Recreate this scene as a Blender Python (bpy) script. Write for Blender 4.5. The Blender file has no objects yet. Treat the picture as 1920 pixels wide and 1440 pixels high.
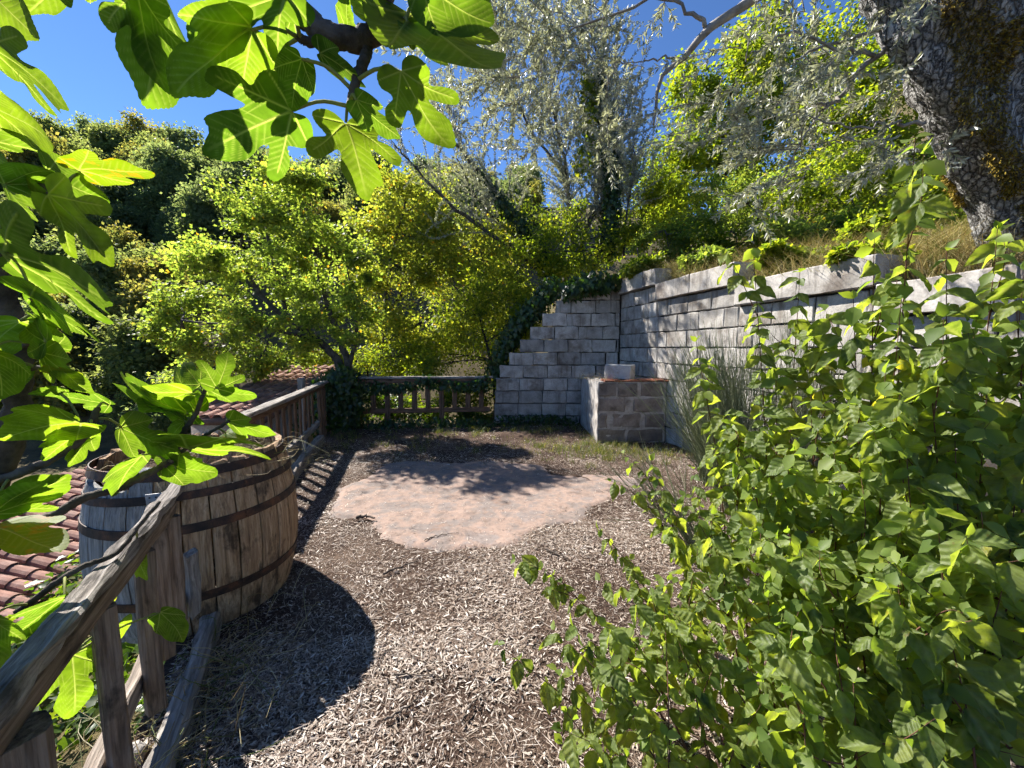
import bpy, math, random
import numpy as np
from mathutils import Vector, Matrix, noise

R = math.radians
scene = bpy.context.scene
COL = scene.collection
rng = np.random.default_rng(7)
random.seed(7)

# ------------------------------------------------------------------ camera
cam_d = bpy.data.cameras.new('camera')
cam = bpy.data.objects.new('camera', cam_d)
COL.objects.link(cam)
cam_d.sensor_fit = 'HORIZONTAL'
cam_d.sensor_width = 36.0
cam_d.lens = 13.52
cam_d.clip_start = 0.02
cam_d.clip_end = 2000
cam.location = (0, 0, 1.6)
cam.rotation_euler = (R(90 - 5.39), 0, 0)
scene.camera = cam

# ------------------------------------------------------------------ sky, sun, exposure
SUN = Vector((-0.87, 0.63, 1.0)).normalized()          # towards the sun
EL = math.asin(SUN.z)
AZ = math.atan2(SUN.x, SUN.y)
world = bpy.data.worlds.new('World')
scene.world = world
world.use_nodes = True
wn = world.node_tree.nodes
wl = world.node_tree.links
wn.clear()
sky = wn.new('ShaderNodeTexSky')
sky.sky_type = 'NISHITA'
sky.sun_disc = False
sky.sun_elevation = EL
sky.sun_rotation = AZ
sky.altitude = 900
sky.air_density = 0.8
sky.dust_density = 0.0
sky.ozone_density = 10.0
bg = wn.new('ShaderNodeBackground')
bg.inputs['Strength'].default_value = 0.08
wo = wn.new('ShaderNodeOutputWorld')
wl.new(sky.outputs[0], bg.inputs['Color'])
wl.new(bg.outputs[0], wo.inputs['Surface'])
sun_d = bpy.data.lights.new('sun', 'SUN')
sun_d.energy = 5.0
sun_d.angle = R(0.53)
sun_d.color = (1.0, 0.955, 0.88)
sun = bpy.data.objects.new('sun', sun_d)
COL.objects.link(sun)
sun.location = (-8, 6, 12)
sun.rotation_euler = (-SUN).to_track_quat('-Z', 'Y').to_euler()
scene.view_settings.view_transform = 'Standard'
scene.view_settings.look = 'None'
scene.view_settings.gamma = 1.0
scene.view_settings.exposure = 1.48
scene.view_settings.use_curve_mapping = False
scene.render.engine = 'CYCLES'
cy = scene.cycles
cy.max_bounces = 5
cy.diffuse_bounces = 2
cy.glossy_bounces = 2
cy.transmission_bounces = 3
cy.transparent_max_bounces = 4
cy.caustics_reflective = False
cy.caustics_refractive = False
cy.sample_clamp_indirect = 6
cy.use_denoising = True
cy.use_light_tree = False
cy.use_adaptive_sampling = True
cy.adaptive_threshold = 0.03

# ------------------------------------------------------------------ helpers
WM = {}                                                 # world matrix of every object by name

def put(o, parent=None, W=None):
    W = W if W is not None else Matrix.Identity(4)
    COL.objects.link(o)
    if parent is not None:
        o.parent = parent
        o.matrix_basis = WM[parent.name].inverted() @ W
    else:
        o.matrix_basis = W
    WM[o.name] = W.copy()
    return o

def tag(o, label=None, cat=None, group=None, kind=None):
    if label: o['label'] = label
    if cat: o['category'] = cat
    if group: o['group'] = group
    if kind: o['kind'] = kind
    return o

def empty(name, loc, label=None, cat=None, group=None):
    o = bpy.data.objects.new(name, None)
    o.empty_display_size = 0.1
    put(o, None, Matrix.Translation(Vector(loc)))
    return tag(o, label, cat, group)

def mesh_np(name, V, F, mats=None, smooth=False, attr=None, mi=None):
    """F: list of index arrays, each (n,k)."""
    me = bpy.data.meshes.new(name)
    V = np.ascontiguousarray(V, dtype=np.float32)
    F = [np.asarray(f, dtype=np.int32) for f in F if len(f)]
    idx = np.concatenate([f.ravel() for f in F])
    tot = np.concatenate([np.full(len(f), f.shape[1], dtype=np.int32) for f in F])
    st = np.zeros(len(tot), dtype=np.int32)
    st[1:] = np.cumsum(tot)[:-1]
    me.vertices.add(len(V))
    me.vertices.foreach_set('co', V.ravel())
    me.loops.add(len(idx))
    me.loops.foreach_set('vertex_index', idx)
    me.polygons.add(len(tot))
    me.polygons.foreach_set('loop_start', st)
    if mi is not None:
        me.polygons.foreach_set('material_index', np.asarray(mi, dtype=np.int32))
    me.update(calc_edges=True)
    me.validate()
    if smooth:
        me.polygons.foreach_set('use_smooth', np.ones(len(tot), dtype=bool))
    if attr:
        for k, a in attr.items():
            at = me.attributes.new(k, 'FLOAT', 'POINT')
            at.data.foreach_set('value', np.asarray(a, dtype=np.float32))
    for m in (mats if isinstance(mats, (list, tuple)) else [mats]):
        if m: me.materials.append(m)
    return me

def mobj(name, me, parent=None, W=None):
    return put(bpy.data.objects.new(name, me), parent, W)

class MB:
    """collects arrays of vertices and faces"""
    def __init__(s): s.v = []; s.q = []; s.t = []; s.n = 0
    def add(s, V, quads=None, tris=None):
        V = np.asarray(V, dtype=np.float32)
        if quads is not None and len(quads): s.q.append(np.asarray(quads) + s.n)
        if tris is not None and len(tris): s.t.append(np.asarray(tris) + s.n)
        s.v.append(V); s.n += len(V)
    def mesh(s, name, mat, smooth=False):
        F = []
        if s.q: F.append(np.concatenate(s.q))
        if s.t: F.append(np.concatenate(s.t))
        return mesh_np(name, np.concatenate(s.v), F, mat, smooth)

def norm(a):
    a = np.asarray(a, dtype=float)
    return a / np.maximum(np.linalg.norm(a, axis=-1, keepdims=True), 1e-9)

def spline(pts, n):
    """Catmull-Rom through the points, n samples"""
    P = np.asarray(pts, dtype=float)
    if len(P) < 3:
        t = np.linspace(0, 1, n)[:, None]
        return P[0] * (1 - t) + P[-1] * t
    Q = np.vstack([2 * P[0] - P[1], P, 2 * P[-1] - P[-2]])
    out = []
    for u in np.linspace(0, len(P) - 1 - 1e-6, n):
        i = int(u); f = u - i
        a, b, c, d = Q[i:i + 4]
        out.append(0.5 * (2 * b + (c - a) * f + (2 * a - 5 * b + 4 * c - d) * f * f + (3 * b - a - 3 * c + d) * f ** 3))
    return np.array(out)

def tube(mb, pts, rad, sides=6, cap=True, wob=0.0):
    P = np.asarray(pts, dtype=float)
    n = len(P)
    rad = np.broadcast_to(np.asarray(rad, dtype=float), (n,)) if np.ndim(rad) else np.full(n, rad)
    T = norm(np.gradient(P, axis=0))
    ref = np.array([0.0, 0.0, 1.0]) if abs(T[0][2]) < 0.9 else np.array([1.0, 0, 0])
    A = norm(np.cross(T, ref)); B = np.cross(T, A)
    th = np.linspace(0, 2 * math.pi, sides, endpoint=False)
    rr = rad[:, None] * (1 + (rng.normal(0, wob, (n, sides)) if wob else 0))
    V = P[:, None] + rr[..., None] * (np.cos(th)[None, :, None] * A[:, None] + np.sin(th)[None, :, None] * B[:, None])
    V = V.reshape(-1, 3)
    i = np.arange(n - 1)[:, None] * sides; j = np.arange(sides)[None]
    q = np.stack([i + j, i + (j + 1) % sides, i + sides + (j + 1) % sides, i + sides + j], -1).reshape(-1, 4)
    t = []
    if cap:
        V = np.vstack([V, P[0], P[-1]])
        a, b = n * sides, n * sides + 1
        t = [(a, (k + 1) % sides, k) for k in range(sides)] + [(b, (n - 1) * sides + k, (n - 1) * sides + (k + 1) % sides) for k in range(sides)]
    mb.add(V, q, t)

# leaf templates: x across, y along (length 1), z along the leaf normal
def tpl_diamond(w=0.3, fold=0.08, peak=0.42, droop=0.0):
    V = np.array([(0, 0, 0), (w, peak, fold), (0, 1, -droop), (-w, peak, fold)], float)
    return V, np.array([(0, 1, 2), (0, 2, 3)])
def tpl_leaf6(w=0.3, fold=0.06, droop=0.15):
    V = np.array([(0, 0, 0), (w * .8, .25, fold), (w, .55, fold - droop * .3), (0, 1, -droop), (-w, .55, fold - droop * .3), (-w * .8, .25, fold), (0, .5, -droop * .25)], float)
    return V, np.array([(0, 1, 6), (1, 2, 6), (2, 3, 6), (3, 4, 6), (4, 5, 6), (5, 0, 6)])
def tpl_ivy():
    V = np.array([(0, 0, 0), (.28, -.12, .02), (.5, .22, .05), (.26, .45, .04), (0, 1, -.08), (-.26, .45, .04), (-.5, .22, .05), (-.28, -.12, .02), (0, .3, -.03)], float)
    return V, np.array([(i, (i + 1) % 8, 8) for i in range(8)])

def cloud(mb, C, A, N, S, tpl, W=None):
    """leaves at C, pointing along A, facing N, of length S"""
    Vt, Ft = tpl
    C = np.asarray(C, float); n = len(C)
    if n == 0: return
    A = norm(A)
    X = norm(np.cross(A, N)); Z = np.cross(X, A)
    S = np.broadcast_to(np.asarray(S, float), (n,))
    W = np.ones(n) if W is None else np.broadcast_to(W, (n,))
    V = C[:, None] + S[:, None, None] * (Vt[None, :, 0:1] * X[:, None] * W[:, None, None] + Vt[None, :, 1:2] * A[:, None] + Vt[None, :, 2:3] * Z[:, None])
    m = len(Vt)
    F = (np.arange(n)[:, None, None] * m + Ft[None]).reshape(-1, 3)
    mb.add(V.reshape(-1, 3), None, F)

def rdir(n):
    return norm(rng.normal(0, 1, (n, 3)))

# ------------------------------------------------------------------ materials
def new_mat(name):
    m = bpy.data.materials.new(name)
    m.use_nodes = True
    nt = m.node_tree
    nt.nodes.clear()
    return m, nt.nodes, nt.links

def ramp(N, stops, interp='LINEAR'):
    r = N.new('ShaderNodeValToRGB')
    r.color_ramp.interpolation = interp
    el = r.color_ramp.elements
    while len(el) < len(stops): el.new(0.5)
    for e, (p, c) in zip(el, stops):
        e.position = p
        e.color = (*c, 1)
    return r

def mixc(N, L, fac, a, b, mode='MIX'):
    m = N.new('ShaderNodeMix')
    m.data_type = 'RGBA'
    m.blend_type = mode
    for sock, v in ((m.inputs[0], fac), (m.inputs[6], a), (m.inputs[7], b)):
        if hasattr(v, 'is_linked') or hasattr(v, 'links'): L.new(v, sock)
        elif isinstance(v, (int, float)): sock.default_value = v
        else: sock.default_value = (*v, 1)
    return m.outputs[2]

def math_n(N, L, op, a, b=0.5, clamp=False):
    m = N.new('ShaderNodeMath')
    m.operation = op
    m.use_clamp = clamp
    for sock, v in ((m.inputs[0], a), (m.inputs[1], b)):
        if hasattr(v, 'links'): L.new(v, sock)
        else: sock.default_value = v
    return m.outputs[0]

def noise_n(N, L, vec, scale, detail=4, rough=0.55, dist=0.0):
    t = N.new('ShaderNodeTexNoise')
    t.inputs['Scale'].default_value = scale
    t.inputs['Detail'].default_value = detail
    t.inputs['Roughness'].default_value = rough
    t.inputs['Distortion'].default_value = dist
    if vec is not None: L.new(vec, t.inputs['Vector'])
    return t.outputs[0]

def coords(N, L, scale=(1, 1, 1), shift_random=False, kind='Object'):
    tc = N.new('ShaderNodeTexCoord')
    mp = N.new('ShaderNodeMapping')
    mp.inputs['Scale'].default_value = scale
    L.new(tc.outputs[kind], mp.inputs['Vector'])
    if shift_random:
        oi = N.new('ShaderNodeObjectInfo')
        mu = N.new('ShaderNodeVectorMath'); mu.operation = 'SCALE'
        mu.inputs[0].default_value = (37.0, 53.0, 71.0)
        L.new(oi.outputs['Random'], mu.inputs['Scale'])
        L.new(mu.outputs[0], mp.inputs['Location'])
    return mp.outputs[0]

def finish(m, N, L, col, rough=0.8, bump=None, bstr=0.3, bdist=0.02, spec=0.3, metal=0.0):
    b = N.new('ShaderNodeBsdfPrincipled')
    o = N.new('ShaderNodeOutputMaterial')
    if hasattr(col, 'links'): L.new(col, b.inputs['Base Color'])
    else: b.inputs['Base Color'].default_value = (*col, 1)
    if hasattr(rough, 'links'): L.new(rough, b.inputs['Roughness'])
    else: b.inputs['Roughness'].default_value = rough
    b.inputs['Specular IOR Level'].default_value = spec
    b.inputs['Metallic'].default_value = metal
    if bump is not None:
        bn = N.new('ShaderNodeBump')
        bn.inputs['Strength'].default_value = bstr
        bn.inputs['Distance'].default_value = bdist
        L.new(bump, bn.inputs['Height'])
        L.new(bn.outputs[0], b.inputs['Normal'])
    L.new(b.outputs[0], o.inputs['Surface'])
    return m

def leaf_mat(name, stops, trans=(1.0, 1.0, 0.35), tmix=0.5, tgain=1.0, rough=0.45, spec=0.35, src='island', vein=None, blotch=None, back=None, mottle=0, pinnate=None):
    m, N, L = new_mat(name)
    if src == 'island':
        rnd = N.new('ShaderNodeNewGeometry').outputs['Random Per Island']
    else:
        rnd = N.new('ShaderNodeObjectInfo').outputs['Random']
    rp = ramp(N, stops)
    L.new(rnd, rp.inputs[0])
    col = rp.outputs[0]
    if blotch:
        nz = noise_n(N, L, coords(N, L, (1, 1, 1), src == 'object'), blotch[1], 3)
        f = ramp(N, [(blotch[2], (0, 0, 0)), (blotch[2] + 0.12, (1, 1, 1))])
        L.new(nz, f.inputs[0])
        col = mixc(N, L, f.outputs[0], col, blotch[0])
    if mottle:
        nz = noise_n(N, L, coords(N, L, (1, 1, 1), True), 3.5, 5, 0.6)
        mr = ramp(N, [(0.3, (1 - mottle,) * 3), (0.7, (1 + mottle * 0.4, 1 + mottle * 0.25, 1))])
        L.new(nz, mr.inputs[0])
        col = mixc(N, L, 1.0, col, mr.outputs[0], 'MULTIPLY')
    tcol = mixc(N, L, 1.0, col, tuple(t * tgain for t in trans), 'MULTIPLY')
    if vein:
        at = N.new('ShaderNodeAttribute'); at.attribute_name = 'vein'
        col = mixc(N, L, at.outputs['Fac'], col, vein[0])
        tcol = mixc(N, L, at.outputs['Fac'], tcol, vein[1])
    if back:
        g2 = N.new('ShaderNodeNewGeometry')
        col = mixc(N, L, g2.outputs['Backfacing'], col, back)
    b = N.new('ShaderNodeBsdfPrincipled')
    b.inputs['Roughness'].default_value = rough
    b.inputs['Specular IOR Level'].default_value = spec
    t = N.new('ShaderNodeBsdfTranslucent')
    if pinnate:
        # side veins curving from the midrib, as relief and a paler line
        sx = N.new('ShaderNodeSeparateXYZ')
        L.new(N.new('ShaderNodeTexCoord').outputs['Object'], sx.inputs[0])
        ax = math_n(N, L, 'ABSOLUTE', sx.outputs[0])
        ph = math_n(N, L, 'SUBTRACT', math_n(N, L, 'MULTIPLY', sx.outputs[1], pinnate[0]), math_n(N, L, 'MULTIPLY', ax, pinnate[1]))
        tri = math_n(N, L, 'ABSOLUTE', math_n(N, L, 'SUBTRACT', math_n(N, L, 'FRACT', ph), 0.5))
        ln = ramp(N, [(0.0, (0, 0, 0)), (0.38, (0, 0, 0)), (0.5, (1, 1, 1))])
        L.new(tri, ln.inputs[0])
        fv = math_n(N, L, 'MULTIPLY', ln.outputs[0], pinnate[2])
        col = mixc(N, L, fv, col, vein[0])
        tcol = mixc(N, L, fv, tcol, tuple(q * 0.5 for q in vein[1]))
        bn = N.new('ShaderNodeBump')
        bn.inputs['Strength'].default_value = 0.55
        bn.inputs['Distance'].default_value = pinnate[3]
        sm_ = N.new('ShaderNodeMapRange'); sm_.interpolation_type = 'SMOOTHSTEP'
        sm_.inputs[1].default_value = 0.0; sm_.inputs[2].default_value = 0.5
        bn.invert = True
        L.new(tri, sm_.inputs[0]); L.new(sm_.outputs[0], bn.inputs['Height'])
        L.new(bn.outputs[0], b.inputs['Normal'])
    L.new(col, b.inputs['Base Color'])
    L.new(tcol, t.inputs['Color'])
    mx = N.new('ShaderNodeMixShader')
    mx.inputs[0].default_value = tmix
    L.new(b.outputs[0], mx.inputs[1]); L.new(t.outputs[0], mx.inputs[2])
    o = N.new('ShaderNodeOutputMaterial')
    L.new(mx.outputs[0], o.inputs['Surface'])
    return m

def wood_mat(name, dark, mid, light, stain=(0.02, 0.017, 0.014), grain=60, stain_at=0.58, rough=0.85):
    m, N, L = new_mat(name)
    v = coords(N, L, (1.2, 14, 14), True)
    n1 = noise_n(N, L, v, 3.0, 6, 0.65, 0.4)
    v2 = coords(N, L, (1.0, grain, grain), True)
    n2 = noise_n(N, L, v2, 1.4, 4, 0.7)
    r1 = ramp(N, [(0.25, dark), (0.5, mid), (0.75, light)])
    L.new(n1, r1.inputs[0])
    r2 = ramp(N, [(0.30, (0.25, 0.25, 0.25)), (0.55, (1, 1, 1))])
    L.new(n2, r2.inputs[0])
    c = mixc(N, L, 0.75, r1.outputs[0], r2.outputs[0], 'MULTIPLY')
    v3 = coords(N, L, (3, 7, 7), True)
    n3 = noise_n(N, L, v3, 1.6, 5, 0.6)
    r3 = ramp(N, [(stain_at, (0, 0, 0)), (stain_at + 0.1, (1, 1, 1))])
    L.new(n3, r3.inputs[0])
    c = mixc(N, L, math_n(N, L, 'MULTIPLY', r3.outputs[0], 0.8), c, stain)
    h = math_n(N, L, 'ADD', n1, math_n(N, L, 'MULTIPLY', n2, 0.9))
    return finish(m, N, L, c, rough, h, 0.7, 0.012, 0.2)

def stone_mat(name, cols, scale=6.0, stain=None, speck=None, bump=0.4, rnd=True, vary=0.35, streak=None, kind='Object', bd=0.012):
    m, N, L = new_mat(name)
    v = coords(N, L, (1, 1, 1), rnd, kind)
    n1 = noise_n(N, L, v, scale, 6, 0.62)
    k = len(cols) - 1
    r1 = ramp(N, [(0.3 + 0.4 * i / k, c) for i, c in enumerate(cols)])
    L.new(n1, r1.inputs[0])
    c = r1.outputs[0]
    n2 = noise_n(N, L, v, scale * 14, 3, 0.6)
    r2 = ramp(N, [(0.3, (0.62, 0.62, 0.62)), (0.6, (1, 1, 1))])
    L.new(n2, r2.inputs[0])
    c = mixc(N, L, 0.7, c, r2.outputs[0], 'MULTIPLY')
    if streak:
        vs = coords(N, L, (9, 9, 0.9), rnd, kind)
        ns = noise_n(N, L, vs, 1.6, 5, 0.6)
        rs = ramp(N, [(streak[1], (0, 0, 0)), (streak[1] + 0.12, (1, 1, 1))])
        L.new(ns, rs.inputs[0])
        c = mixc(N, L, math_n(N, L, 'MULTIPLY', rs.outputs[0], streak[2]), c, streak[0])
    if stain:
        n3 = noise_n(N, L, v, scale * 0.45, 5, 0.65)
        r3 = ramp(N, [(stain[1], (0, 0, 0)), (stain[1] + 0.12, (1, 1, 1))])
        L.new(n3, r3.inputs[0])
        c = mixc(N, L, math_n(N, L, 'MULTIPLY', r3.outputs[0], stain[2]), c, stain[0])
    if rnd and vary:
        oi = N.new('ShaderNodeObjectInfo')
        rr = ramp(N, [(0, (1 - vary,) * 3), (1, (1, 1, 1))])
        L.new(oi.outputs['Random'], rr.inputs[0])
        c = mixc(N, L, 1.0, c, rr.outputs[0], 'MULTIPLY')
    h = math_n(N, L, 'ADD', n1, math_n(N, L, 'MULTIPLY', n2, 0.5))
    return finish(m, N, L, c, 0.9, h, bump, bd, 0.2)

def plain_mat(name, a, b, scale=8, rough=0.85, bump=0.3, metal=0.0, spec=0.2, rnd=True, kind='Object', bd=0.01):
    m, N, L = new_mat(name)
    v = coords(N, L, (1, 1, 1), rnd, kind)
    n1 = noise_n(N, L, v, scale, 6, 0.65)
    r1 = ramp(N, [(0.35, a), (0.65, b)])
    L.new(n1, r1.inputs[0])
    return finish(m, N, L, r1.outputs[0], rough, n1, bump, bd, spec, metal)

def island_mat(name, stops, rough=0.8, spec=0.2):
    m, N, L = new_mat(name)
    rp = ramp(N, stops)
    L.new(N.new('ShaderNodeNewGeometry').outputs['Random Per Island'], rp.inputs[0])
    return finish(m, N, L, rp.outputs[0], rough, None, spec=spec)

MAT = {}
MAT['fig'] = leaf_mat('fig_leaf', [(0, (0.04, 0.085, 0.012)), (0.7, (0.065, 0.12, 0.014)), (1, (0.09, 0.145, 0.014))], (4.0, 3.8, 1.3), 0.58, 1.0, 0.62, 0.14, 'object',
                      vein=((0.15, 0.20, 0.05), (0.62, 0.70, 0.12)), mottle=0.5)
MAT['fig_yellow'] = leaf_mat('fig_leaf_yellowing', [(0, (0.08, 0.13, 0.012)), (1, (0.12, 0.155, 0.012))], (3.4, 3.4, 0.7), 0.5, 1.0, 0.55, 0.22, 'object',
                      vein=((0.25, 0.27, 0.06), (0.75, 0.74, 0.12)), blotch=((0.24, 0.13, 0.012), 5.0, 0.56))
MAT['fig_stalk'] = plain_mat('fig_stalk', (0.16, 0.19, 0.05), (0.24, 0.25, 0.08), 9)
MAT['fig_bark'] = plain_mat('fig_bark', (0.035, 0.028, 0.022), (0.12, 0.095, 0.075), 14, 0.85, 0.8, bd=0.02)
DOG = [(0, (0.08, 0.125, 0.03)), (0.45, (0.135, 0.19, 0.045)), (0.9, (0.19, 0.24, 0.06)), (0.985, (0.2, 0.245, 0.055)), (1, (0.32, 0.29, 0.04))]
MAT['dogwood'] = leaf_mat('dogwood_leaf', DOG, (3.1, 3.0, 0.8), 0.54, 1.0, 0.5, 0.3, 'object', vein=((0.20, 0.25, 0.09), (0.45, 0.5, 0.08)), mottle=0.5, blotch=((0.16, 0.10, 0.03), 3.2, 0.64), pinnate=(5.0, 5.0, 0.35, 0.0035))
MAT['dogwood_mass'] = leaf_mat('dogwood_leaf_mass', DOG, (3.1, 3.0, 0.8), 0.54, 1.0, 0.5, 0.3)
MAT['dogwood_stem'] = plain_mat('dogwood_stem', (0.07, 0.03, 0.022), (0.16, 0.075, 0.05), 10)
MAT['maple'] = leaf_mat('yellow_green_leaf', [(0, (0.07, 0.105, 0.03)), (0.5, (0.12, 0.16, 0.045)), (0.97, (0.19, 0.215, 0.06)), (1, (0.3, 0.15, 0.015))], (3.3, 3.3, 1.2), 0.62, 1.0, 0.5, 0.25)
MAT['maple_far'] = leaf_mat('golden_leaf', [(0, (0.075, 0.105, 0.03)), (0.5, (0.135, 0.16, 0.045)), (0.97, (0.21, 0.21, 0.06)), (1, (0.32, 0.15, 0.015))], (3.3, 3.2, 0.9), 0.62, 1.0, 0.5, 0.25)
MAT['green'] = leaf_mat('green_leaf', [(0, (0.065, 0.10, 0.018)), (0.6, (0.115, 0.155, 0.022)), (1, (0.21, 0.22, 0.03))], (3.3, 3.2, 0.9), 0.58, 1.0, 0.5, 0.3)
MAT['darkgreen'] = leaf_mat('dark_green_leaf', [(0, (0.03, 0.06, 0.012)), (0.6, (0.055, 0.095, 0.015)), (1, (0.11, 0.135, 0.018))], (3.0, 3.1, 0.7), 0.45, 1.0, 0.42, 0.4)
MAT['olive'] = leaf_mat('olive_leaf', [(0, (0.18, 0.19, 0.125)), (0.6, (0.28, 0.29, 0.215)), (1, (0.42, 0.43, 0.36))], (1.5, 1.5, 0.95), 0.40, 1.0, 0.36, 0.6, back=(0.46, 0.47, 0.41))
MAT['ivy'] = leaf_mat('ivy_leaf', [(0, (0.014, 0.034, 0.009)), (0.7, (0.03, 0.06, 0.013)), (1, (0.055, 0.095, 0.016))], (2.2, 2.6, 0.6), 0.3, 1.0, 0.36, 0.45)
MAT['bark'] = plain_mat('tree_bark', (0.035, 0.03, 0.024), (0.11, 0.095, 0.08), 9, 0.9, 0.8, kind='Object', bd=0.03)
MAT['twig'] = plain_mat('olive_twig', (0.14, 0.125, 0.11), (0.32, 0.295, 0.265), 8)
MAT['dark_bark'] = plain_mat('dark_bark', (0.018, 0.015, 0.012), (0.06, 0.05, 0.04), 9, 0.9, 0.8, bd=0.03)

# ------------------------------------------------------------------ terrain
WX, WY, WS = 2.23, 8.0, 0.237                            # corner of the two block walls; the side wall drifts outwards towards us
def xw(y): return WX + WS * (WY - y)
def xl(y): return -0.98 - 0.565 * (y - 0.7) if y < 2.7 else -2.11 - 0.31 * (y - 2.7)
def fbm(x, y, s): return noise.fractal(Vector((x * s, y * s, 3.3)), 0.8, 2.0, 4)
def zb(y): return max(1.3, min(2.8, 1.75 + 0.135 * (y - 1.5)))
def bank_z(x, y):
    """ground outside the terrace, to the side and behind"""
    if x > xw(min(y, 8.1)):
        d = x - xw(min(y, 8.1))
        z = zb(y) + (0.24 * d + 0.012 * d * d if d < 22 else 0.24 * 22 + 5.8 + 0.77 * (d - 22)) + max(0, y - 9) * 0.10
    elif y > 8:
        z = max(2.75 - (WX - x) * 1.02, -0.9 - 0.22 * max(0, -3.9 - x)) 
        if y > 10 and x < 1.5: z -= min(2.5, 0.2 * (y - 10))
        z = max(z, -5)
    else:
        z = max(-5, -0.9 - 0.22 * (xl(y) - x))
    return z + 0.10 * fbm(x, y, 0.7)

m, N, L = new_mat('hillside_earth')
v = coords(N, L, (1, 1, 1))
n1 = noise_n(N, L, v, 0.8, 8, 0.65); n2 = noise_n(N, L, v, 14, 6, 0.7)
r1 = ramp(N, [(0.3, (0.07, 0.055, 0.03)), (0.5, (0.14, 0.11, 0.055)), (0.7, (0.055, 0.07, 0.02))]); L.new(n1, r1.inputs[0])
r2 = ramp(N, [(0.3, (0.4, 0.4, 0.4)), (0.65, (1, 1, 1))]); L.new(n2, r2.inputs[0])
MAT['bank'] = finish(m, N, L, mixc(N, L, 0.8, r1.outputs[0], r2.outputs[0], 'MULTIPLY'), 0.95, n2, 0.8, 0.05, 0.1)

def sheet(mb, U, Vv, f):
    P = np.array([[f(u, v) for v in Vv] for u in U], float)
    a, b = len(U), len(Vv)
    i = np.arange(a - 1)[:, None] * b; j = np.arange(b - 1)[None]
    q = np.stack([i + j, i + j + 1, i + b + j + 1, i + b + j], -1).reshape(-1, 4)
    mb.add(P.reshape(-1, 3), q)

dd = [0, .06, .15, .3, .5, .8, 1.2, 1.7, 2.3, 3, 4, 5, 6.5, 8, 10, 12, 15, 18, 22, 27, 33, 40]
ys = list(np.arange(-4, 8.11, 0.4)) + [8.5, 9, 9.7, 10.5, 12, 14, 17, 20, 24, 30, 38]
hb = MB()
sheet(hb, ys, dd, lambda y, d: (xw(min(y, 8.1)) + 0.14 + d, y, bank_z(xw(min(y, 8.1)) + 0.14 + d, y)))
xs = [-60, -45, -34, -26, -20, -15, -12, -9, -7, -5.5, -4.5] + list(np.arange(-3.9, 2.4, 0.3)) + [WX + 0.14]
sheet(hb, [0.14 + d for d in dd], xs, lambda e, x: (x, 8.0 + e, bank_z(min(x, WX - 0.001), 8.0 + e)))
ys2 = list(np.arange(-4, 8.2, 0.45))
sheet(hb, ys2, dd, lambda y, d: (xl(y) - 0.14 - d, y, bank_z(xl(y) - 0.14 - d, y)))
hillside = tag(mobj('hillside', hb.mesh('hillside', MAT['bank'], True)), kind='structure')

fb = MB()
fb.add([(-900, -300, -6), (900, -300, -6), (900, 1200, -6), (-900, 1200, -6)], [(0, 1, 2, 3)])
tag(mobj('valley_floor', fb.mesh('valley_floor', MAT['bank'])), kind='structure')

def hill_z(x, y):
    ridge = 74 + 6 * math.sin(x * 0.05)
    t = min(y, ridge) - 24
    z = -6 + 0.74 * max(0, t) * (1.0 - 0.0022 * max(0, x + 40)) 
    if y > ridge: z -= 0.15 * (y - ridge)
    return z + 1.5 * fbm(x, y, 0.06)
hm = MB()
sheet(hm, list(range(-150, 41, 6)), list(range(22, 110, 4)), lambda x, y: (x, y, hill_z(x, y)))
tag(mobj('far_hill', hm.mesh('far_hill', MAT['bank'], True)), kind='structure')

# ------------------------------------------------------------------ terrace floor
m, N, L = new_mat('terrace_soil')
v = coords(N, L, (1, 1, 1))
n1 = noise_n(N, L, v, 1.3, 8, 0.65); n2 = noise_n(N, L, v, 30, 6, 0.75); n3 = noise_n(N, L, v, 120, 3, 0.7)
r1 = ramp(N, [(0.32, (0.05, 0.031, 0.024)), (0.5, (0.105, 0.070, 0.053)), (0.62, (0.18, 0.13, 0.10))]); L.new(n1, r1.inputs[0])
r2 = ramp(N, [(0.3, (0.35, 0.33, 0.32)), (0.62, (1, 1, 1))]); L.new(n2, r2.inputs[0])
r3 = ramp(N, [(0.35, (0.55, 0.55, 0.55)), (0.6, (1.15, 1.1, 1.05))]); L.new(n3, r3.inputs[0])
c = mixc(N, L, 0.85, r1.outputs[0], r2.outputs[0], 'MULTIPLY'); c = mixc(N, L, 0.8, c, r3.outputs[0], 'MULTIPLY')
MAT['soil'] = finish(m, N, L, c, 0.95, math_n(N, L, 'ADD', n2, math_n(N, L, 'MULTIPLY', n3, 0.5)), 0.9, 0.02, 0.12)

def floor_z(x, y): return 0.018 * fbm(x, y, 0.9) + 0.006 * fbm(x, y, 5)
tb = MB()
fy = list(np.arange(-4, 8.12, 0.12))
sheet(tb, fy, list(np.linspace(0, 1, 70)), lambda y, t: ((lambda a, b: (a + (b - a) * t, y, floor_z(a + (b - a) * t, y)))(xl(y) - 0.16, xw(y) + 0.05)))
# edge of the terrace dropping to the garden
sheet(tb, fy, [0, 1], lambda y, t: (xl(y) - 0.16 - 0.05 * t, y, floor_z(xl(y) - 0.16, y) - 2.0 * t))
tag(mobj('ground', tb.mesh('ground', MAT['soil'], True)), kind='structure')

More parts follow.
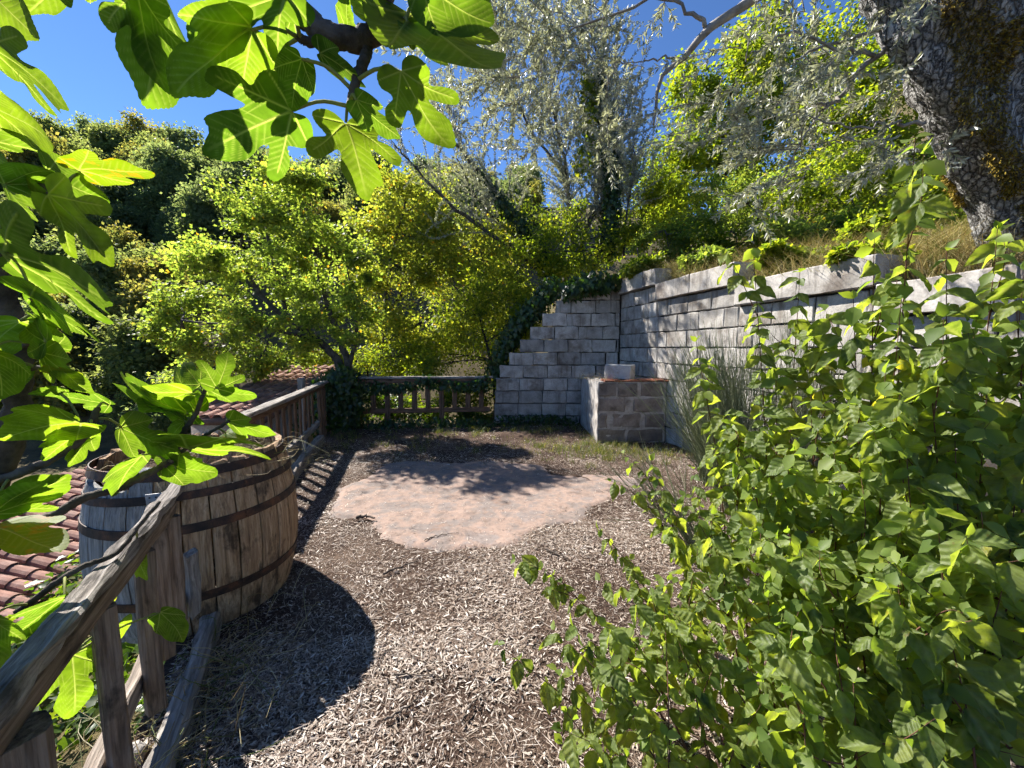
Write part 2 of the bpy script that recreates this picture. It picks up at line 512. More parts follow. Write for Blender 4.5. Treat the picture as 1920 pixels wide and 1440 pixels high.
# bare pinkish slab showing through the litter
SLAB = [(-1.769, 5.188), (-1.202, 5.288), (-0.67, 5.237), (-0.225, 5.288), (0.362, 5.092), (0.469, 4.699), (1.071, 4.699), (1.476, 4.6), (1.483, 4.325), (1.098, 4.036),
 (0.809, 3.755), (0.641, 3.419), (0.29, 3.344), (0.114, 3.146), (0.0, 2.978), (-0.34, 2.928), (-0.678, 2.92), (-0.859, 2.961), (-1.055, 3.1), (-1.343, 3.452),
 (-1.647, 3.486), (-1.821, 3.821), (-1.955, 4.274), (-1.786, 4.639)]
m, N, L = new_mat('pink_concrete')
v = coords(N, L, (1, 1, 1))
n1 = noise_n(N, L, v, 2.2, 8, 0.68); n2 = noise_n(N, L, v, 26, 6, 0.7); n3 = noise_n(N, L, v, 5.5, 6, 0.7)
r1 = ramp(N, [(0.3, (0.25, 0.165, 0.125)), (0.42, (0.20, 0.17, 0.155)), (0.52, (0.31, 0.22, 0.175)), (0.62, (0.22, 0.185, 0.17)), (0.74, (0.31, 0.24, 0.205))]); L.new(n1, r1.inputs[0])
r2 = ramp(N, [(0.3, (0.6, 0.58, 0.56)), (0.6, (1, 1, 1))]); L.new(n2, r2.inputs[0])
r3 = ramp(N, [(0.52, (0, 0, 0)), (0.68, (1, 1, 1))]); L.new(n3, r3.inputs[0])
c = mixc(N, L, 0.6, r1.outputs[0], r2.outputs[0], 'MULTIPLY')
c = mixc(N, L, math_n(N, L, 'MULTIPLY', r3.outputs[0], 0.7), c, (0.13, 0.10, 0.085))
MAT['slab'] = finish(m, N, L, c, 0.9, n2, 0.35, 0.01, 0.2)
sp = spline(SLAB + [SLAB[0]], 200)[:-1]
cc = sp.mean(0)
def inside(px, py, poly):
    n = len(poly); r = np.zeros(len(px), bool); j = n - 1
    for i in range(n):
        xi, yi = poly[i]; xj, yj = poly[j]
        r ^= ((yi > py) != (yj > py)) & (px < (xj - xi) * (py - yi) / (yj - yi + 1e-12) + xi)
        j = i
    return r
gx = np.arange(sp[:, 0].min() - 0.3, sp[:, 0].max() + 0.3, 0.025); gy = np.arange(sp[:, 1].min() - 0.3, sp[:, 1].max() + 0.3, 0.025)
GX, GY = np.meshgrid(gx, gy, indexing='ij')
fx_, fy_ = GX.ravel(), GY.ravel()
dist = np.sqrt(((fx_[:, None] - sp[None, :, 0]) ** 2 + (fy_[:, None] - sp[None, :, 1]) ** 2).min(1))
sd_ = np.where(inside(fx_, fy_, sp), dist, -dist) + np.array([0.07 * fbm(p_, q_, 2.2) + 0.04 * fbm(p_, q_, 9) for p_, q_ in zip(fx_, fy_)])
zz_ = np.array([floor_z(p_, q_) for p_, q_ in zip(fx_, fy_)]) + np.clip(sd_ * 0.35, -0.03, 0.014)
a_, b_ = len(gx), len(gy)
i_ = np.arange(a_ - 1)[:, None] * b_; j_ = np.arange(b_ - 1)[None]
qq = np.stack([i_ + j_, i_ + b_ + j_, i_ + b_ + j_ + 1, i_ + j_ + 1], -1).reshape(-1, 4)
qq = qq[(sd_[qq] > -0.09).any(1)]
tag(mobj('concrete_pavement', mesh_np('concrete_pavement', np.stack([fx_, fy_, zz_], 1), [qq], MAT['slab'], True)), kind='structure')
SP = sp

# ------------------------------------------------------------------ concrete block walls
MAT['block'] = stone_mat('concrete_block_grey', [(0.28, 0.255, 0.225), (0.45, 0.42, 0.38), (0.60, 0.565, 0.515)], 5.0, stain=((0.14, 0.105, 0.075), 0.53, 0.75), streak=((0.17, 0.14, 0.115), 0.54, 0.65), vary=0.42, bump=0.7)
MAT['coping'] = stone_mat('coping_grey', [(0.29, 0.265, 0.235), (0.42, 0.39, 0.355), (0.56, 0.525, 0.485)], 4.0, stain=((0.13, 0.10, 0.08), 0.52, 0.75), vary=0.15, bump=0.4, streak=((0.13, 0.115, 0.10), 0.56, 0.6))
MAT['mortar'] = stone_mat('mortar', [(0.035, 0.03, 0.026), (0.08, 0.07, 0.06)], 7.0, rnd=False)

def block_mesh(name, l, h, t, mat, seed, ch=0.010, rough=0.006):
    """bevelled block, long axis x, front towards -y, with slightly uneven faces and chipped edges"""
    rs = np.random.default_rng(seed)
    xs_ = np.array([-l / 2, -l / 2 + ch, -l / 6, l / 6, l / 2 - ch, l / 2]); zs_ = np.array([-h / 2, -h / 2 + ch, 0, h / 2 - ch, h / 2])
    nx, nz = len(xs_), len(zs_)
    V = []
    for iz, z in enumerate(zs_):
        for ix, x in enumerate(xs_):
            edge = ix in (0, nx - 1) or iz in (0, nz - 1)
            V.append((x + rs.normal(0, rough) * edge, -t / 2 + (ch if edge else 0) + rs.normal(0, rough * 0.6), z + rs.normal(0, rough) * edge))
    F = [(iz * nx + ix, iz * nx + ix + 1, (iz + 1) * nx + ix + 1, (iz + 1) * nx + ix) for iz in range(nz - 1) for ix in range(nx - 1)]
    b = len(V)
    rim = [ix for ix in range(nx)] + [iz * nx + nx - 1 for iz in range(1, nz)] + [(nz - 1) * nx + ix for ix in range(nx - 2, -1, -1)] + [iz * nx for iz in range(nz - 2, 0, -1)]
    for r_ in rim: V.append((V[r_][0], t / 2, V[r_][2]))
    k = len(rim)
    for i in range(k): F.append((rim[i], b + i, b + (i + 1) % k, rim[(i + 1) % k]))
    me = bpy.data.meshes.new(name)
    me.from_pydata(V, [], F + [tuple(b + i for i in range(k - 1, -1, -1))])
    me.materials.append(mat)
    return me

BH = 0.267
BM = {}
def blk(l, h, t, mat, var):
    key = (round(l, 3), round(h, 3), round(t, 3), mat.name, var)
    if key not in BM: BM[key] = block_mesh('block', l, h, t, mat, len(BM) + 3)
    return BM[key]

def course(parent, p0, ux, uy, z, a, b, mat, name, off, full=0.5, h=BH, t=0.2, joint=0.012, skipless=0.05):
    """one course of blocks from a to b along ux, front faces on the line p0"""
    W0 = Matrix(((ux[0], -uy[0], 0, 0), (ux[1], -uy[1], 0, 0), (0, 0, 1, 0), (0, 0, 0, 1)))
    x = a - off
    while x < b - 1e-6:
        s, e = max(x, a), min(x + full, b)
        if e - s > skipless:
            l = round((e - s) / 0.05) * 0.05 if e - s < full - 0.01 else full
            l = max(0.05, l)
            mid = (s + e) / 2
            j = random.uniform(-0.006, 0.006); rt = random.uniform(-0.008, 0.008)
            d = t / 2 + random.uniform(-0.003, 0.006)
            loc = Vector((p0[0] + ux[0] * mid - uy[0] * d, p0[1] + ux[1] * mid - uy[1] * d, z + h / 2 + j * 0.5))
            W = Matrix.Translation(loc) @ W0 @ Matrix.Rotation(rt, 4, 'Y') @ Matrix.Rotation(random.uniform(-0.008, 0.008), 4, 'Z')
            mobj(name, blk(l - joint, h - joint, t, mat, random.randrange(3)), parent, W)
        x += full

back_wall = empty('block_wall', (WX, WY, 0), 'shaded grey concrete block wall stepping down to the railing behind the pier', 'wall', 'concrete block walls')
course(back_wall, (0, WY), (1, 0), (0, -1), 0.17 - BH, -0.37, WX - 0.015, MAT['block'], 'concrete_block', 0.2)
for k in range(10):
    x0 = (-0.37, -0.36, -0.34, -0.26, -0.06, 0.16, 0.38, 0.63, 0.9, 1.02)[k]
    course(back_wall, (0, WY), (1, 0), (0, -1), 0.17 + k * BH, x0, WX - 0.015, MAT['block'], 'concrete_block', 0 if k != 8 else 0.18)
kb = MB()
for k in range(10):
    x0 = (-0.37, -0.36, -0.34, -0.26, -0.06, 0.16, 0.38, 0.63, 0.9, 1.02)[k] + 0.03
    z0, z1 = 0.17 + (k - (1 if k == 0 else 0)) * BH + 0.001, 0.17 + (k + 1) * BH - 0.02
    V = [(x, y, z) for z in (z0, z1) for y in (8.022, 8.17) for x in (x0, WX + 0.1)]
    kb.add(V, [(0, 1, 5, 4), (2, 6, 7, 3), (0, 4, 6, 2), (1, 3, 7, 5), (4, 5, 7, 6), (0, 2, 3, 1)])
mobj('mortar_core', kb.mesh('mortar_core', MAT['mortar']), back_wall)

side_wall = empty('block_wall', (WX, 5, 0), 'sunlit grey block retaining wall with stepped overhanging coping below the grassy bank', 'wall', 'concrete block walls')
ud = norm(np.array([WS, -1.0])); un = np.array([-ud[1] * -1, 0]) if False else np.array([-1.0, -WS]) / math.hypot(1, WS)   # along (towards us), outward face normal (towards the terrace)
def along(y): return (WY - y) * math.hypot(1, WS)
STEPS = [(8.0, 6.73, 10), (6.73, 5.05, 9), (5.05, 3.5, 8), (3.5, 1.6, 7), (1.6, -0.2, 6)]
for (ya, yb, n) in STEPS:
    for k in range(2 if yb < 3 else 0, n):
        if yb < 1.7 and k < 3: continue
        course(side_wall, (WX, WY), (ud[0], ud[1]), (un[0], un[1]), k * BH, along(ya) + (0.0 if ya == 8.0 else 0), along(yb), MAT['block'], 'concrete_block', 0.0 if k % 2 else 0.25)
for (ya, yb, n) in STEPS:
    # coping stones overhang the face by 9 cm
    q0 = (WX + un[0] * 0.09, WY + un[1] * 0.09)
    course(side_wall, q0, (ud[0], ud[1]), (un[0], un[1]), n * BH + 0.004, along(ya) + (0.03 if ya == 8.0 else 0.004), along(yb), MAT['coping'], 'coping_block', 0.0, full=0.86, h=0.29, t=0.32, joint=0.01)
kb = MB()
for (ya, yb, n) in STEPS:
    a, b_ = along(ya) - (0 if ya == 8 else 0.0), along(yb)
    pts = [np.array([WX, WY]) + ud * s - un * d for d in (0.024, 0.17) for s in (a + 0.01, b_ - 0.012)]
    V = [(p[0], p[1], z) for z in (-0.1, n * BH + 0.002) for p in pts]
    kb.add(V, [(0, 1, 5, 4), (2, 6, 7, 3), (0, 4, 6, 2), (1, 3, 7, 5), (4, 5, 7, 6), (0, 2, 3, 1)])
mobj('mortar_core', kb.mesh('mortar_core', MAT['mortar']), side_wall)

# ------------------------------------------------------------------ masonry pier in the corner
MAT['pier_block'] = stone_mat('tufa_block', [(0.15, 0.125, 0.105), (0.25, 0.21, 0.18), (0.34, 0.295, 0.26)], 6.0, stain=((0.06, 0.05, 0.042), 0.57, 0.7), vary=0.3, bump=0.8)
MAT['pier_mortar'] = stone_mat('pale_mortar', [(0.26, 0.23, 0.20), (0.40, 0.37, 0.34), (0.5, 0.47, 0.44)], 6.0, stain=((0.09, 0.07, 0.055), 0.57, 0.7), rnd=False, bump=0.8, streak=((0.16, 0.075, 0.045), 0.60, 0.7))
MAT['terracotta_edge'] = stone_mat('terracotta', [(0.24, 0.09, 0.05), (0.36, 0.15, 0.09)], 8.0, stain=((0.08, 0.05, 0.04), 0.55, 0.6))
pier = empty('masonry_pier', (2.0, 7.2, 0), 'squat masonry pier of rough blocks with smeared pale mortar in the wall corner', 'pier')
px0, px1, py0 = 1.44, 2.58, 6.40
PT = 1.03
g = MB()   # mortar body, subdivided and uneven
def lump(mb, x0, x1, y0, y1, z0, z1, n=14, amp=0.012, sc=7):
    """box whose faces bulge a little"""
    faces = []
    def grid(o, du, dv):
        P = []
        for i in range(n + 1):
            for j in range(n + 1):
                p = Vector(o) + Vector(du) * (i / n) + Vector(dv) * (j / n)
                d = noise.fractal(p * sc, 0.9, 2.0, 4) * amp
                c = Vector(((x0 + x1) / 2, (y0 + y1) / 2, (z0 + z1) / 2))
                q = p + (p - c).normalized() * d
                P.append(tuple(q))
        i = np.arange(n)[:, None] * (n + 1); j = np.arange(n)[None]
        mb.add(P, np.stack([i + j, i + n + 1 + j, i + n + 2 + j, i + j + 1], -1).reshape(-1, 4))
    X, Y, Z = x1 - x0, y1 - y0, z1 - z0
    grid((x0, y0, z0), (X, 0, 0), (0, 0, Z)); grid((x1, y0, z0), (0, Y, 0), (0, 0, Z)); grid((x1, y1, z0), (-X, 0, 0), (0, 0, Z))
    grid((x0, y1, z0), (0, -Y, 0), (0, 0, Z)); grid((x0, y0, z1), (X, 0, 0), (0, Y, 0)); grid((x0, y1, z0), (X, 0, 0), (0, -Y, 0))
lump(g, px0, px1, py0, 7.94, -0.05, PT, 36, 0.018, 5)
mobj('mortar_body', g.mesh('mortar_body', MAT['pier_mortar'], True), pier)
rows = [(0.02, 0.21, [(0.02, 0.46), (0.5, 1.1)]), (0.26, 0.23, [(0.01, 0.16), (0.26, 0.72), (0.8, 1.12)]), (0.53, 0.22, [(0.01, 0.46), (0.6, 1.1)]), (0.79, 0.22, [(0.015, 0.3), (0.33, 0.66), (0.72, 1.1)])]
for z, h, segs in rows:
    for a, b_ in segs:
        me = block_mesh('pier_block', b_ - a, h, 0.12, MAT['pier_block'], int(z * 100 + a * 1000), 0.014, 0.008)
        mobj('stone_block', me, pier, Matrix.Translation((px0 + (a + b_) / 2, py0 + 0.045 + random.uniform(-0.006, 0.004), z + h / 2)) @ Matrix.Rotation(random.uniform(-.015, .015), 4, 'Y'))
for k in range(4):
    me = block_mesh('pier_tile', 0.27, 0.025, 0.32, MAT['terracotta_edge'], 50 + k, 0.005, 0.004)
    mobj('terracotta_tile', me, pier, Matrix.Translation((px0 + 0.24 + k * 0.275, py0 + 0.15 + random.uniform(-.02, .02), PT + 0.018)) @ Matrix.Rotation(random.uniform(-.05, .05), 4, 'Z'))
MAT['loose_block'] = stone_mat('loose_block_grey', [(0.3, 0.29, 0.27), (0.42, 0.41, 0.39), (0.5, 0.49, 0.47)], 9.0, vary=0.0, bump=0.7)
lb = mobj('concrete_block', block_mesh('loose_block', 0.46, 0.24, 0.24, MAT['loose_block'], 77, 0.008, 0.004), None, Matrix.Translation((1.88, 6.70, PT + 0.152)) @ Matrix.Rotation(R(-35), 4, 'Z'))
tag(lb, 'loose pale concrete block lying on top of the masonry pier', 'block')

# ------------------------------------------------------------------ timber
MAT['grey_wood'] = wood_mat('weathered_grey_wood', (0.10, 0.085, 0.07), (0.26, 0.23, 0.20), (0.46, 0.42, 0.38), stain_at=0.60)
MAT['rail_wood'] = wood_mat('cracked_rail_wood', (0.06, 0.05, 0.045), (0.24, 0.21, 0.185), (0.5, 0.46, 0.42), grain=110, stain_at=0.53)
MAT['brown_wood'] = wood_mat('weathered_brown_wood', (0.06, 0.035, 0.022), (0.16, 0.095, 0.058), (0.27, 0.175, 0.115), stain_at=0.60)
MAT['picket_wood'] = wood_mat('grey_brown_wood', (0.07, 0.048, 0.034), (0.20, 0.145, 0.105), (0.36, 0.285, 0.22), stain_at=0.57)
MAT['pale_wood'] = wood_mat('weathered_pale_wood', (0.16, 0.125, 0.095), (0.32, 0.26, 0.21), (0.48, 0.41, 0.34), stain_at=0.66)

def timber(name, parent, p0, p1, w, h, mat, seed, up=(0, 0, 1), jit=0.006, seg=10, taper=1.0, ragged=0.0):
    """a hand-cut piece of timber from p0 to p1, width w sideways, height h upwards"""
    rs = np.random.default_rng(seed)
    p0, p1 = Vector(p0), Vector(p1)
    ax = (p1 - p0); ln = ax.length; ax.normalize()
    side = Vector(up).cross(ax).normalized(); u2 = ax.cross(side)
    W = Matrix((ax, side, u2)).transposed().to_4x4(); W.translation = p0
    cx = min(w, h) * 0.16
    prof = [(-w / 2 + cx, -h / 2), (0, -h / 2), (w / 2 - cx, -h / 2), (w / 2, -h / 2 + cx), (w / 2, h / 2 - cx), (w / 2 - cx, h / 2), (0, h / 2), (-w / 2 + cx, h / 2), (-w / 2, h / 2 - cx), (-w / 2, -h / 2 + cx)]
    k = len(prof); V = []
    ph = rs.uniform(0, 50, k)
    for i in range(seg + 1):
        t = i / seg
        wob = (math.sin(t * 5 + ph[0]) * jit * 0.8, math.sin(t * 4 + ph[1]) * jit * 0.6)
        sc = 1 + (taper - 1) * t
        for j, (a, b) in enumerate(prof):
            n_ = noise.noise(Vector((t * ln * 9, ph[j], 1.7)))
            e = rs.uniform(-ragged, ragged) if i in (0, seg) else 0
            V.append((t * ln + e, a * sc + wob[0] + n_ * jit, b * sc + wob[1] + n_ * jit))
    F = [(i * k + j, i * k + (j + 1) % k, (i + 1) * k + (j + 1) % k, (i + 1) * k + j) for i in range(seg) for j in range(k)]
    F += [tuple(range(k - 1, -1, -1)), tuple(seg * k + j for j in range(k))]
    me = bpy.data.meshes.new(name)
    me.from_pydata(V, [], F)
    me.materials.append(mat)
    return mobj(name, me, parent, W)

def lerp3(a, b, t): return tuple(a[i] + (b[i] - a[i]) * t for i in range(3))

# near railing, running from our left hand to the barrel
NA, NB = (-0.66, 0.13), (-1.62, 1.80)
def nf(t, z, off=0.0): return (NA[0] + (NB[0] - NA[0]) * t + off * -0.867, NA[1] + (NB[1] - NA[1]) * t + off * -0.498, z)
fence1 = empty('wooden_railing', (-1.3, 1.2, 0), 'weathered sunlit wooden railing with broad handrail in front of the barrel', 'railing', 'wooden railings round the terrace')
timber('handrail', fence1, nf(0.0, 0.945), nf(0.985, 0.935), 0.056, 0.04, MAT['rail_wood'], 1, jit=0.012, seg=60, ragged=0.02)
timber('rail_beam', fence1, nf(0.0, 0.878, 0.005), nf(0.95, 0.872, 0.005), 0.036, 0.06, MAT['picket_wood'], 2, jit=0.006, seg=16)
timber('lower_rail', fence1, nf(0.1, 0.30, 0.06), nf(1.06, 0.335, 0.05), 0.04, 0.085, MAT['pale_wood'], 3, jit=0.008, seg=18, ragged=0.01)
for i, (t, w, zb_) in enumerate([(0.335, 0.085, -0.1), (0.56, 0.048, 0.05), (0.745, 0.052, 0.2), (0.845, 0.045, 0.28)]):
    timber('post' if i == 0 else 'baluster', fence1, nf(t, zb_, 0.008), nf(t, 0.84, 0.004), w, w * 1.1, MAT['picket_wood'], 10 + i, up=(0.5, 0.87, 0), jit=0.004)
timber('post', fence1, nf(0.925, 0.34, 0.0), nf(0.925, 0.838, 0.0), 0.052, 0.06, MAT['picket_wood'], 20, up=(0.5, 0.87, 0), jit=0.005)
timber('prop_stake', fence1, nf(1.03, 0.24, -0.02), nf(1.02, 0.58, -0.02), 0.05, 0.05, MAT['grey_wood'], 21, up=(0.5, 0.87, 0), jit=0.008, ragged=0.02)

# railing beyond the barrel
FA, FB = (-2.52, 3.45), (-3.58, 7.45)
def ff(t, z, off=0.0): return (FA[0] + (FB[0] - FA[0]) * t - off * 0.967, FA[1] + (FB[1] - FA[1]) * t - off * 0.256, z)
fence2 = empty('wooden_railing', (-3.0, 5.4, 0), 'weathered brown wooden railing running from behind the barrel to the ivy corner', 'railing', 'wooden railings round the terrace')
timber('handrail', fence2, ff(0, 0.95), ff(0.98, 0.96), 0.13, 0.045, MAT['grey_wood'], 31, seg=20)
timber('rail_beam', fence2, ff(0, 0.885, 0.02), ff(0.97, 0.895, 0.02), 0.05, 0.08, MAT['brown_wood'], 32, seg=14)
timber('lower_rail', fence2, ff(0.0, 0.27, 0.0), ff(0.9, 0.30, 0.0), 0.06, 0.10, MAT['grey_wood'], 33, seg=14, jit=0.012)
for i in range(12):
    t = 0.05 + i * 0.06
    timber('baluster', fence2, ff(t, 0.29, 0.02), ff(t, 0.86, 0.02), 0.085, 0.025, MAT['brown_wood'], 40 + i, up=(0.97, 0.25, 0), jit=0.004)
for i, t in enumerate((0.79, 0.835, 0.87)):
    timber('post', fence2, ff(t, 0.0, -0.02), ff(t, 0.87, -0.02), 0.12 if i == 0 else 0.09, 0.05, MAT['brown_wood'], 60 + i, up=(0.97, 0.25, 0), jit=0.006)
tp = timber('corner_post', fence2, (-3.62, 6.6, -0.6), (-3.62, 6.6, 1.08), 0.10, 0.10, MAT['grey_wood'], 64, up=(1, 0, 0), jit=0.008, ragged=0.015)

# railing across the back
BA, BB_ = (-3.55, 7.75), (-0.40, 8.0)
def bf(t, z, off=0.0): return (BA[0] + (BB_[0] - BA[0]) * t, BA[1] + (BB_[1] - BA[1]) * t + off, z)
fence3 = empty('wooden_railing', (-2.0, 7.9, 0), 'shaded wooden railing across the back between ivy corner and block wall', 'railing', 'wooden railings round the terrace')
timber('handrail', fence3, bf(0.02, 0.985), bf(1.0, 1.0), 0.12, 0.045, MAT['grey_wood'], 71, seg=18, jit=0.01)
timber('rail_beam', fence3, bf(0.02, 0.915), bf(0.99, 0.93), 0.05, 0.085, MAT['brown_wood'], 72, seg=14)
timber('lower_rail', fence3, bf(0.02, 0.30), bf(0.98, 0.32), 0.05, 0.10, MAT['brown_wood'], 73, seg=14)
for i in range(10):
    t = 0.14 + i * 0.087
    timber('post' if i in (2, 6) else 'baluster', fence3, bf(t, 0.0 if i in (2, 6) else 0.345, 0.0), bf(t, 0.875, 0.0), 0.10, 0.05, MAT['brown_wood'], 80 + i, up=(0, 1, 0), jit=0.005)

# edging beams along the terrace floor
e1 = timber('edging_beam', None, (-1.10, 0.93, 0.03), (-1.80, 2.2, 0.06), 0.085, 0.13, MAT['grey_wood'], 91, seg=22, jit=0.014, ragged=0.03)
tag(e1, 'split grey edging beam on the ground in the barrel shadow below the near railing', 'beam', 'timber edging on the terrace')
e2 = timber('edging_beam', None, (-2.28, 3.35, 0.06), (-3.2, 6.3, 0.06), 0.10, 0.16, MAT['grey_wood'], 92, seg=26, jit=0.016, ragged=0.03)
tag(e2, 'long grey edging beam lying along the foot of the railing beyond the barrel', 'beam', 'timber edging on the terrace')

# ------------------------------------------------------------------ the old barrel
m, N, L = new_mat('barrel_stave_wood')
v = coords(N, L, (16, 16, 1.5), True); n1 = noise_n(N, L, v, 2.4, 7, 0.68, 0.5)
v2 = coords(N, L, (90, 90, 1.2), True); n2 = noise_n(N, L, v2, 1.2, 4, 0.7)
v3 = coords(N, L, (5, 5, 2.4), True); n3 = noise_n(N, L, v3, 1.5, 6, 0.65)
r1 = ramp(N, [(0.28, (0.19, 0.11, 0.06)), (0.5, (0.44, 0.285, 0.16)), (0.72, (0.62, 0.45, 0.28))]); L.new(n1, r1.inputs[0])
r2 = ramp(N, [(0.3, (0.3, 0.28, 0.26)), (0.55, (1, 1, 1))]); L.new(n2, r2.inputs[0])
r3 = ramp(N, [(0.52, (0, 0, 0)), (0.63, (1, 1, 1))]); L.new(n3, r3.inputs[0])
c = mixc(N, L, 0.7, r1.outputs[0], r2.outputs[0], 'MULTIPLY')
c = mixc(N, L, math_n(N, L, 'MULTIPLY', r3.outputs[0], 0.85), c, (0.045, 0.03, 0.02))
MAT['stave'] = finish(m, N, L, c, 0.85, math_n(N, L, 'ADD', n1, n2), 0.8, 0.012, 0.2)
m, N, L = new_mat('skylit_stave_wood')  # same stave wood, with the sky light of its shaded side painted in as grey
v = coords(N, L, (16, 16, 1.5), True); n1 = noise_n(N, L, v, 2.4, 7, 0.68, 0.5)
v2 = coords(N, L, (90, 90, 1.2), True); n2 = noise_n(N, L, v2, 1.2, 4, 0.7)
r1 = ramp(N, [(0.28, (0.12, 0.118, 0.11)), (0.5, (0.29, 0.285, 0.27)), (0.72, (0.46, 0.45, 0.43))]); L.new(n1, r1.inputs[0])
r2 = ramp(N, [(0.3, (0.35, 0.35, 0.35)), (0.55, (1, 1, 1))]); L.new(n2, r2.inputs[0])
MAT['stave_skylit'] = finish(m, N, L, mixc(N, L, 0.7, r1.outputs[0], r2.outputs[0], 'MULTIPLY'), 0.85, math_n(N, L, 'ADD', n1, n2), 0.8, 0.012, 0.2)
m, N, L = new_mat('rusty_iron')
v = coords(N, L, (1, 1, 1)); n1 = noise_n(N, L, v, 9, 8, 0.7); n2 = noise_n(N, L, v, 50, 4, 0.7)
r1 = ramp(N, [(0.35, (0.018, 0.014, 0.012)), (0.52, (0.055, 0.032, 0.022)), (0.68, (0.16, 0.065, 0.03))]); L.new(n1, r1.inputs[0])
MAT['rust'] = finish(m, N, L, r1.outputs[0], 0.7, n2, 0.5, 0.006, 0.4, 0.25)

BX, BY, BHT = -2.02, 2.42, 0.965
barrel = empty('barrel', (BX, BY, 0), 'old wooden barrel with rusty iron hoops used as a planter behind the railing', 'barrel')
def br(z):
    t = z / BHT
    return 0.465 + 0.075 * (1 - ((t - 0.45) / 0.55) ** 2) if t > 0.45 else 0.475 + 0.065 * (1 - ((0.45 - t) / 0.45) ** 2)
NST = 27
for i in range(NST):
    rs = np.random.default_rng(200 + i)
    th = 2 * math.pi * i / NST
    half = math.pi / NST * (0.94 + rs.uniform(-0.05, 0.02))
    toward = math.atan2(-BY, -BX)
    rel = (th - toward + math.pi) % (2 * math.pi) - math.pi
    top = BHT + rs.uniform(-0.012, 0.01) - (0.06 + rs.uniform(0, 0.05) if -1.75 < rel < -0.62 else 0)
    nz = 14
    V = []
    for k in range(nz + 1):
        z = top * k / nz
        r_ = br(min(z, BHT))
        wv = rs.normal(0, 0.0012)
        for (dr, hf) in ((0.0, half), (0.012 if False else 0.0, half)):
            pass
        for (a_, r2_) in ((-half, r_ - 0.004), (-half * 0.5, r_ + wv), (half * 0.5, r_ + wv), (half, r_ - 0.004), (half, r_ - 0.032), (-half, r_ - 0.032)):
            zz = z + (rs.normal(0, 0.008) if k == nz else 0)
            V.append((r2_ * math.cos(a_), r2_ * math.sin(a_), zz))
    F = [(k * 6 + j, k * 6 + (j + 1) % 6, (k + 1) * 6 + (j + 1) % 6, (k + 1) * 6 + j) for k in range(nz) for j in range(6)]
    F += [(5, 4, 3, 2, 1, 0), tuple(nz * 6 + j for j in range(6))]
    me = bpy.data.meshes.new('stave')
    me.from_pydata(V, [], F)
    me.materials.append(MAT['stave_skylit'] if -1.6 < rel < -0.5 else MAT['stave'])  # staves on the left take the painted sky-lit tone
    mobj('stave', me, barrel, Matrix.Translation((BX, BY, 0)) @ Matrix.Rotation(th, 4, 'Z'))
def hoop(z, w, grow=0.004, tilt=(0, 0), thick=0.005, rr=None):
    n = 64; V = []
    for j in range(n):
        a = 2 * math.pi * j / n
        wob = 0.002 * math.sin(3 * a + z * 9)
        for (dz, dr) in ((-w / 2, 0), (w / 2, 0), (w / 2, -thick), (-w / 2, -thick)):
            zz = z + dz + 0.005 * math.sin(2 * a + z * 20)
            r_ = (rr or br(max(0, min(zz, BHT)))) + grow + wob + dr
            V.append((r_ * math.cos(a), r_ * math.sin(a), zz + tilt[0] * math.cos(a) + tilt[1] * math.sin(a)))
    F = [(j * 4 + k, ((j + 1) % n) * 4 + k, ((j + 1) % n) * 4 + (k + 1) % 4, j * 4 + (k + 1) % 4) for j in range(n) for k in range(4)]
    me = bpy.data.meshes.new('hoop')
    me.from_pydata(V, [], F)
    me.materials.append(MAT['rust'])
    hp = mobj('hoop', me, barrel, Matrix.Translation((BX, BY, 0)))
    # two rivets where the band overlaps, on the side towards us
    for dz in (-w * 0.22, w * 0.22):
        a_ = math.atan2(-BY, -BX) + 0.25 + z * 0.2
        rv_ = MB(); rr_ = br(max(0, min(z + dz, BHT))) + grow
        cpos = np.array([rr_ * math.cos(a_), rr_ * math.sin(a_), z + dz + 0.005 * math.sin(2 * a_ + z * 20) + tilt[0] * math.cos(a_) + tilt[1] * math.sin(a_)])
        tube(rv_, [cpos, cpos + 0.004 * np.array([math.cos(a_), math.sin(a_), 0]), cpos + 0.006 * np.array([math.cos(a_), math.sin(a_), 0])], [0.007, 0.0065, 0.003], 8)
        mobj('rivet', rv_.mesh('rivet', MAT['rust'], True), hp, Matrix.Translation((BX, BY, 0)))
hoop(0.925, 0.05, 0.006); hoop(0.80, 0.042, 0.006, (0.004, -0.004)); hoop(0.64, 0.048, 0.006); hoop(0.235, 0.05, 0.006)
# perforated nail plate on the upper hoop
a = math.atan2(-BY, -BX) - 0.30
pm = MB()
V = [(x, -0.003 * s, z) for s in (1, -1) for z in (-0.06, 0.06) for x in (-0.055, 0.055)]
pm.add(V, [(0, 1, 3, 2), (4, 6, 7, 5), (0, 4, 5, 1), (2, 3, 7, 6), (0, 2, 6, 4), (1, 5, 7, 3)])
plate = mobj('nail_plate', pm.mesh('nail_plate', plain_mat('galvanised_plate', (0.2, 0.2, 0.2), (0.32, 0.32, 0.32), 20, 0.55, 0.2, 0.4, 0.4)), barrel,
             Matrix.Translation((BX + 0.552 * math.cos(a), BY + 0.552 * math.sin(a), 0.80)) @ Matrix.Rotation(a + math.pi / 2, 4, 'Z') @ Matrix.Rotation(0.12, 4, 'X'))
pm = MB()
for ix in range(4):
    for iz in range(4):
        x, z = -0.038 + ix * 0.025, -0.042 + iz * 0.028
        th = np.linspace(0, 2 * math.pi, 8, endpoint=False)
        pm.add([(x + 0.0045 * math.cos(t), -0.0042, z + 0.0045 * math.sin(t)) for t in th] + [(x, -0.0045, z)], None, [(j, (j + 1) % 8, 8) for j in range(8)])
mobj('nail_hole', pm.mesh('nail_hole', plain_mat('nail_hole_dark', (0.01, 0.01, 0.01), (0.02, 0.015, 0.012))), plate, WM[plate.name])
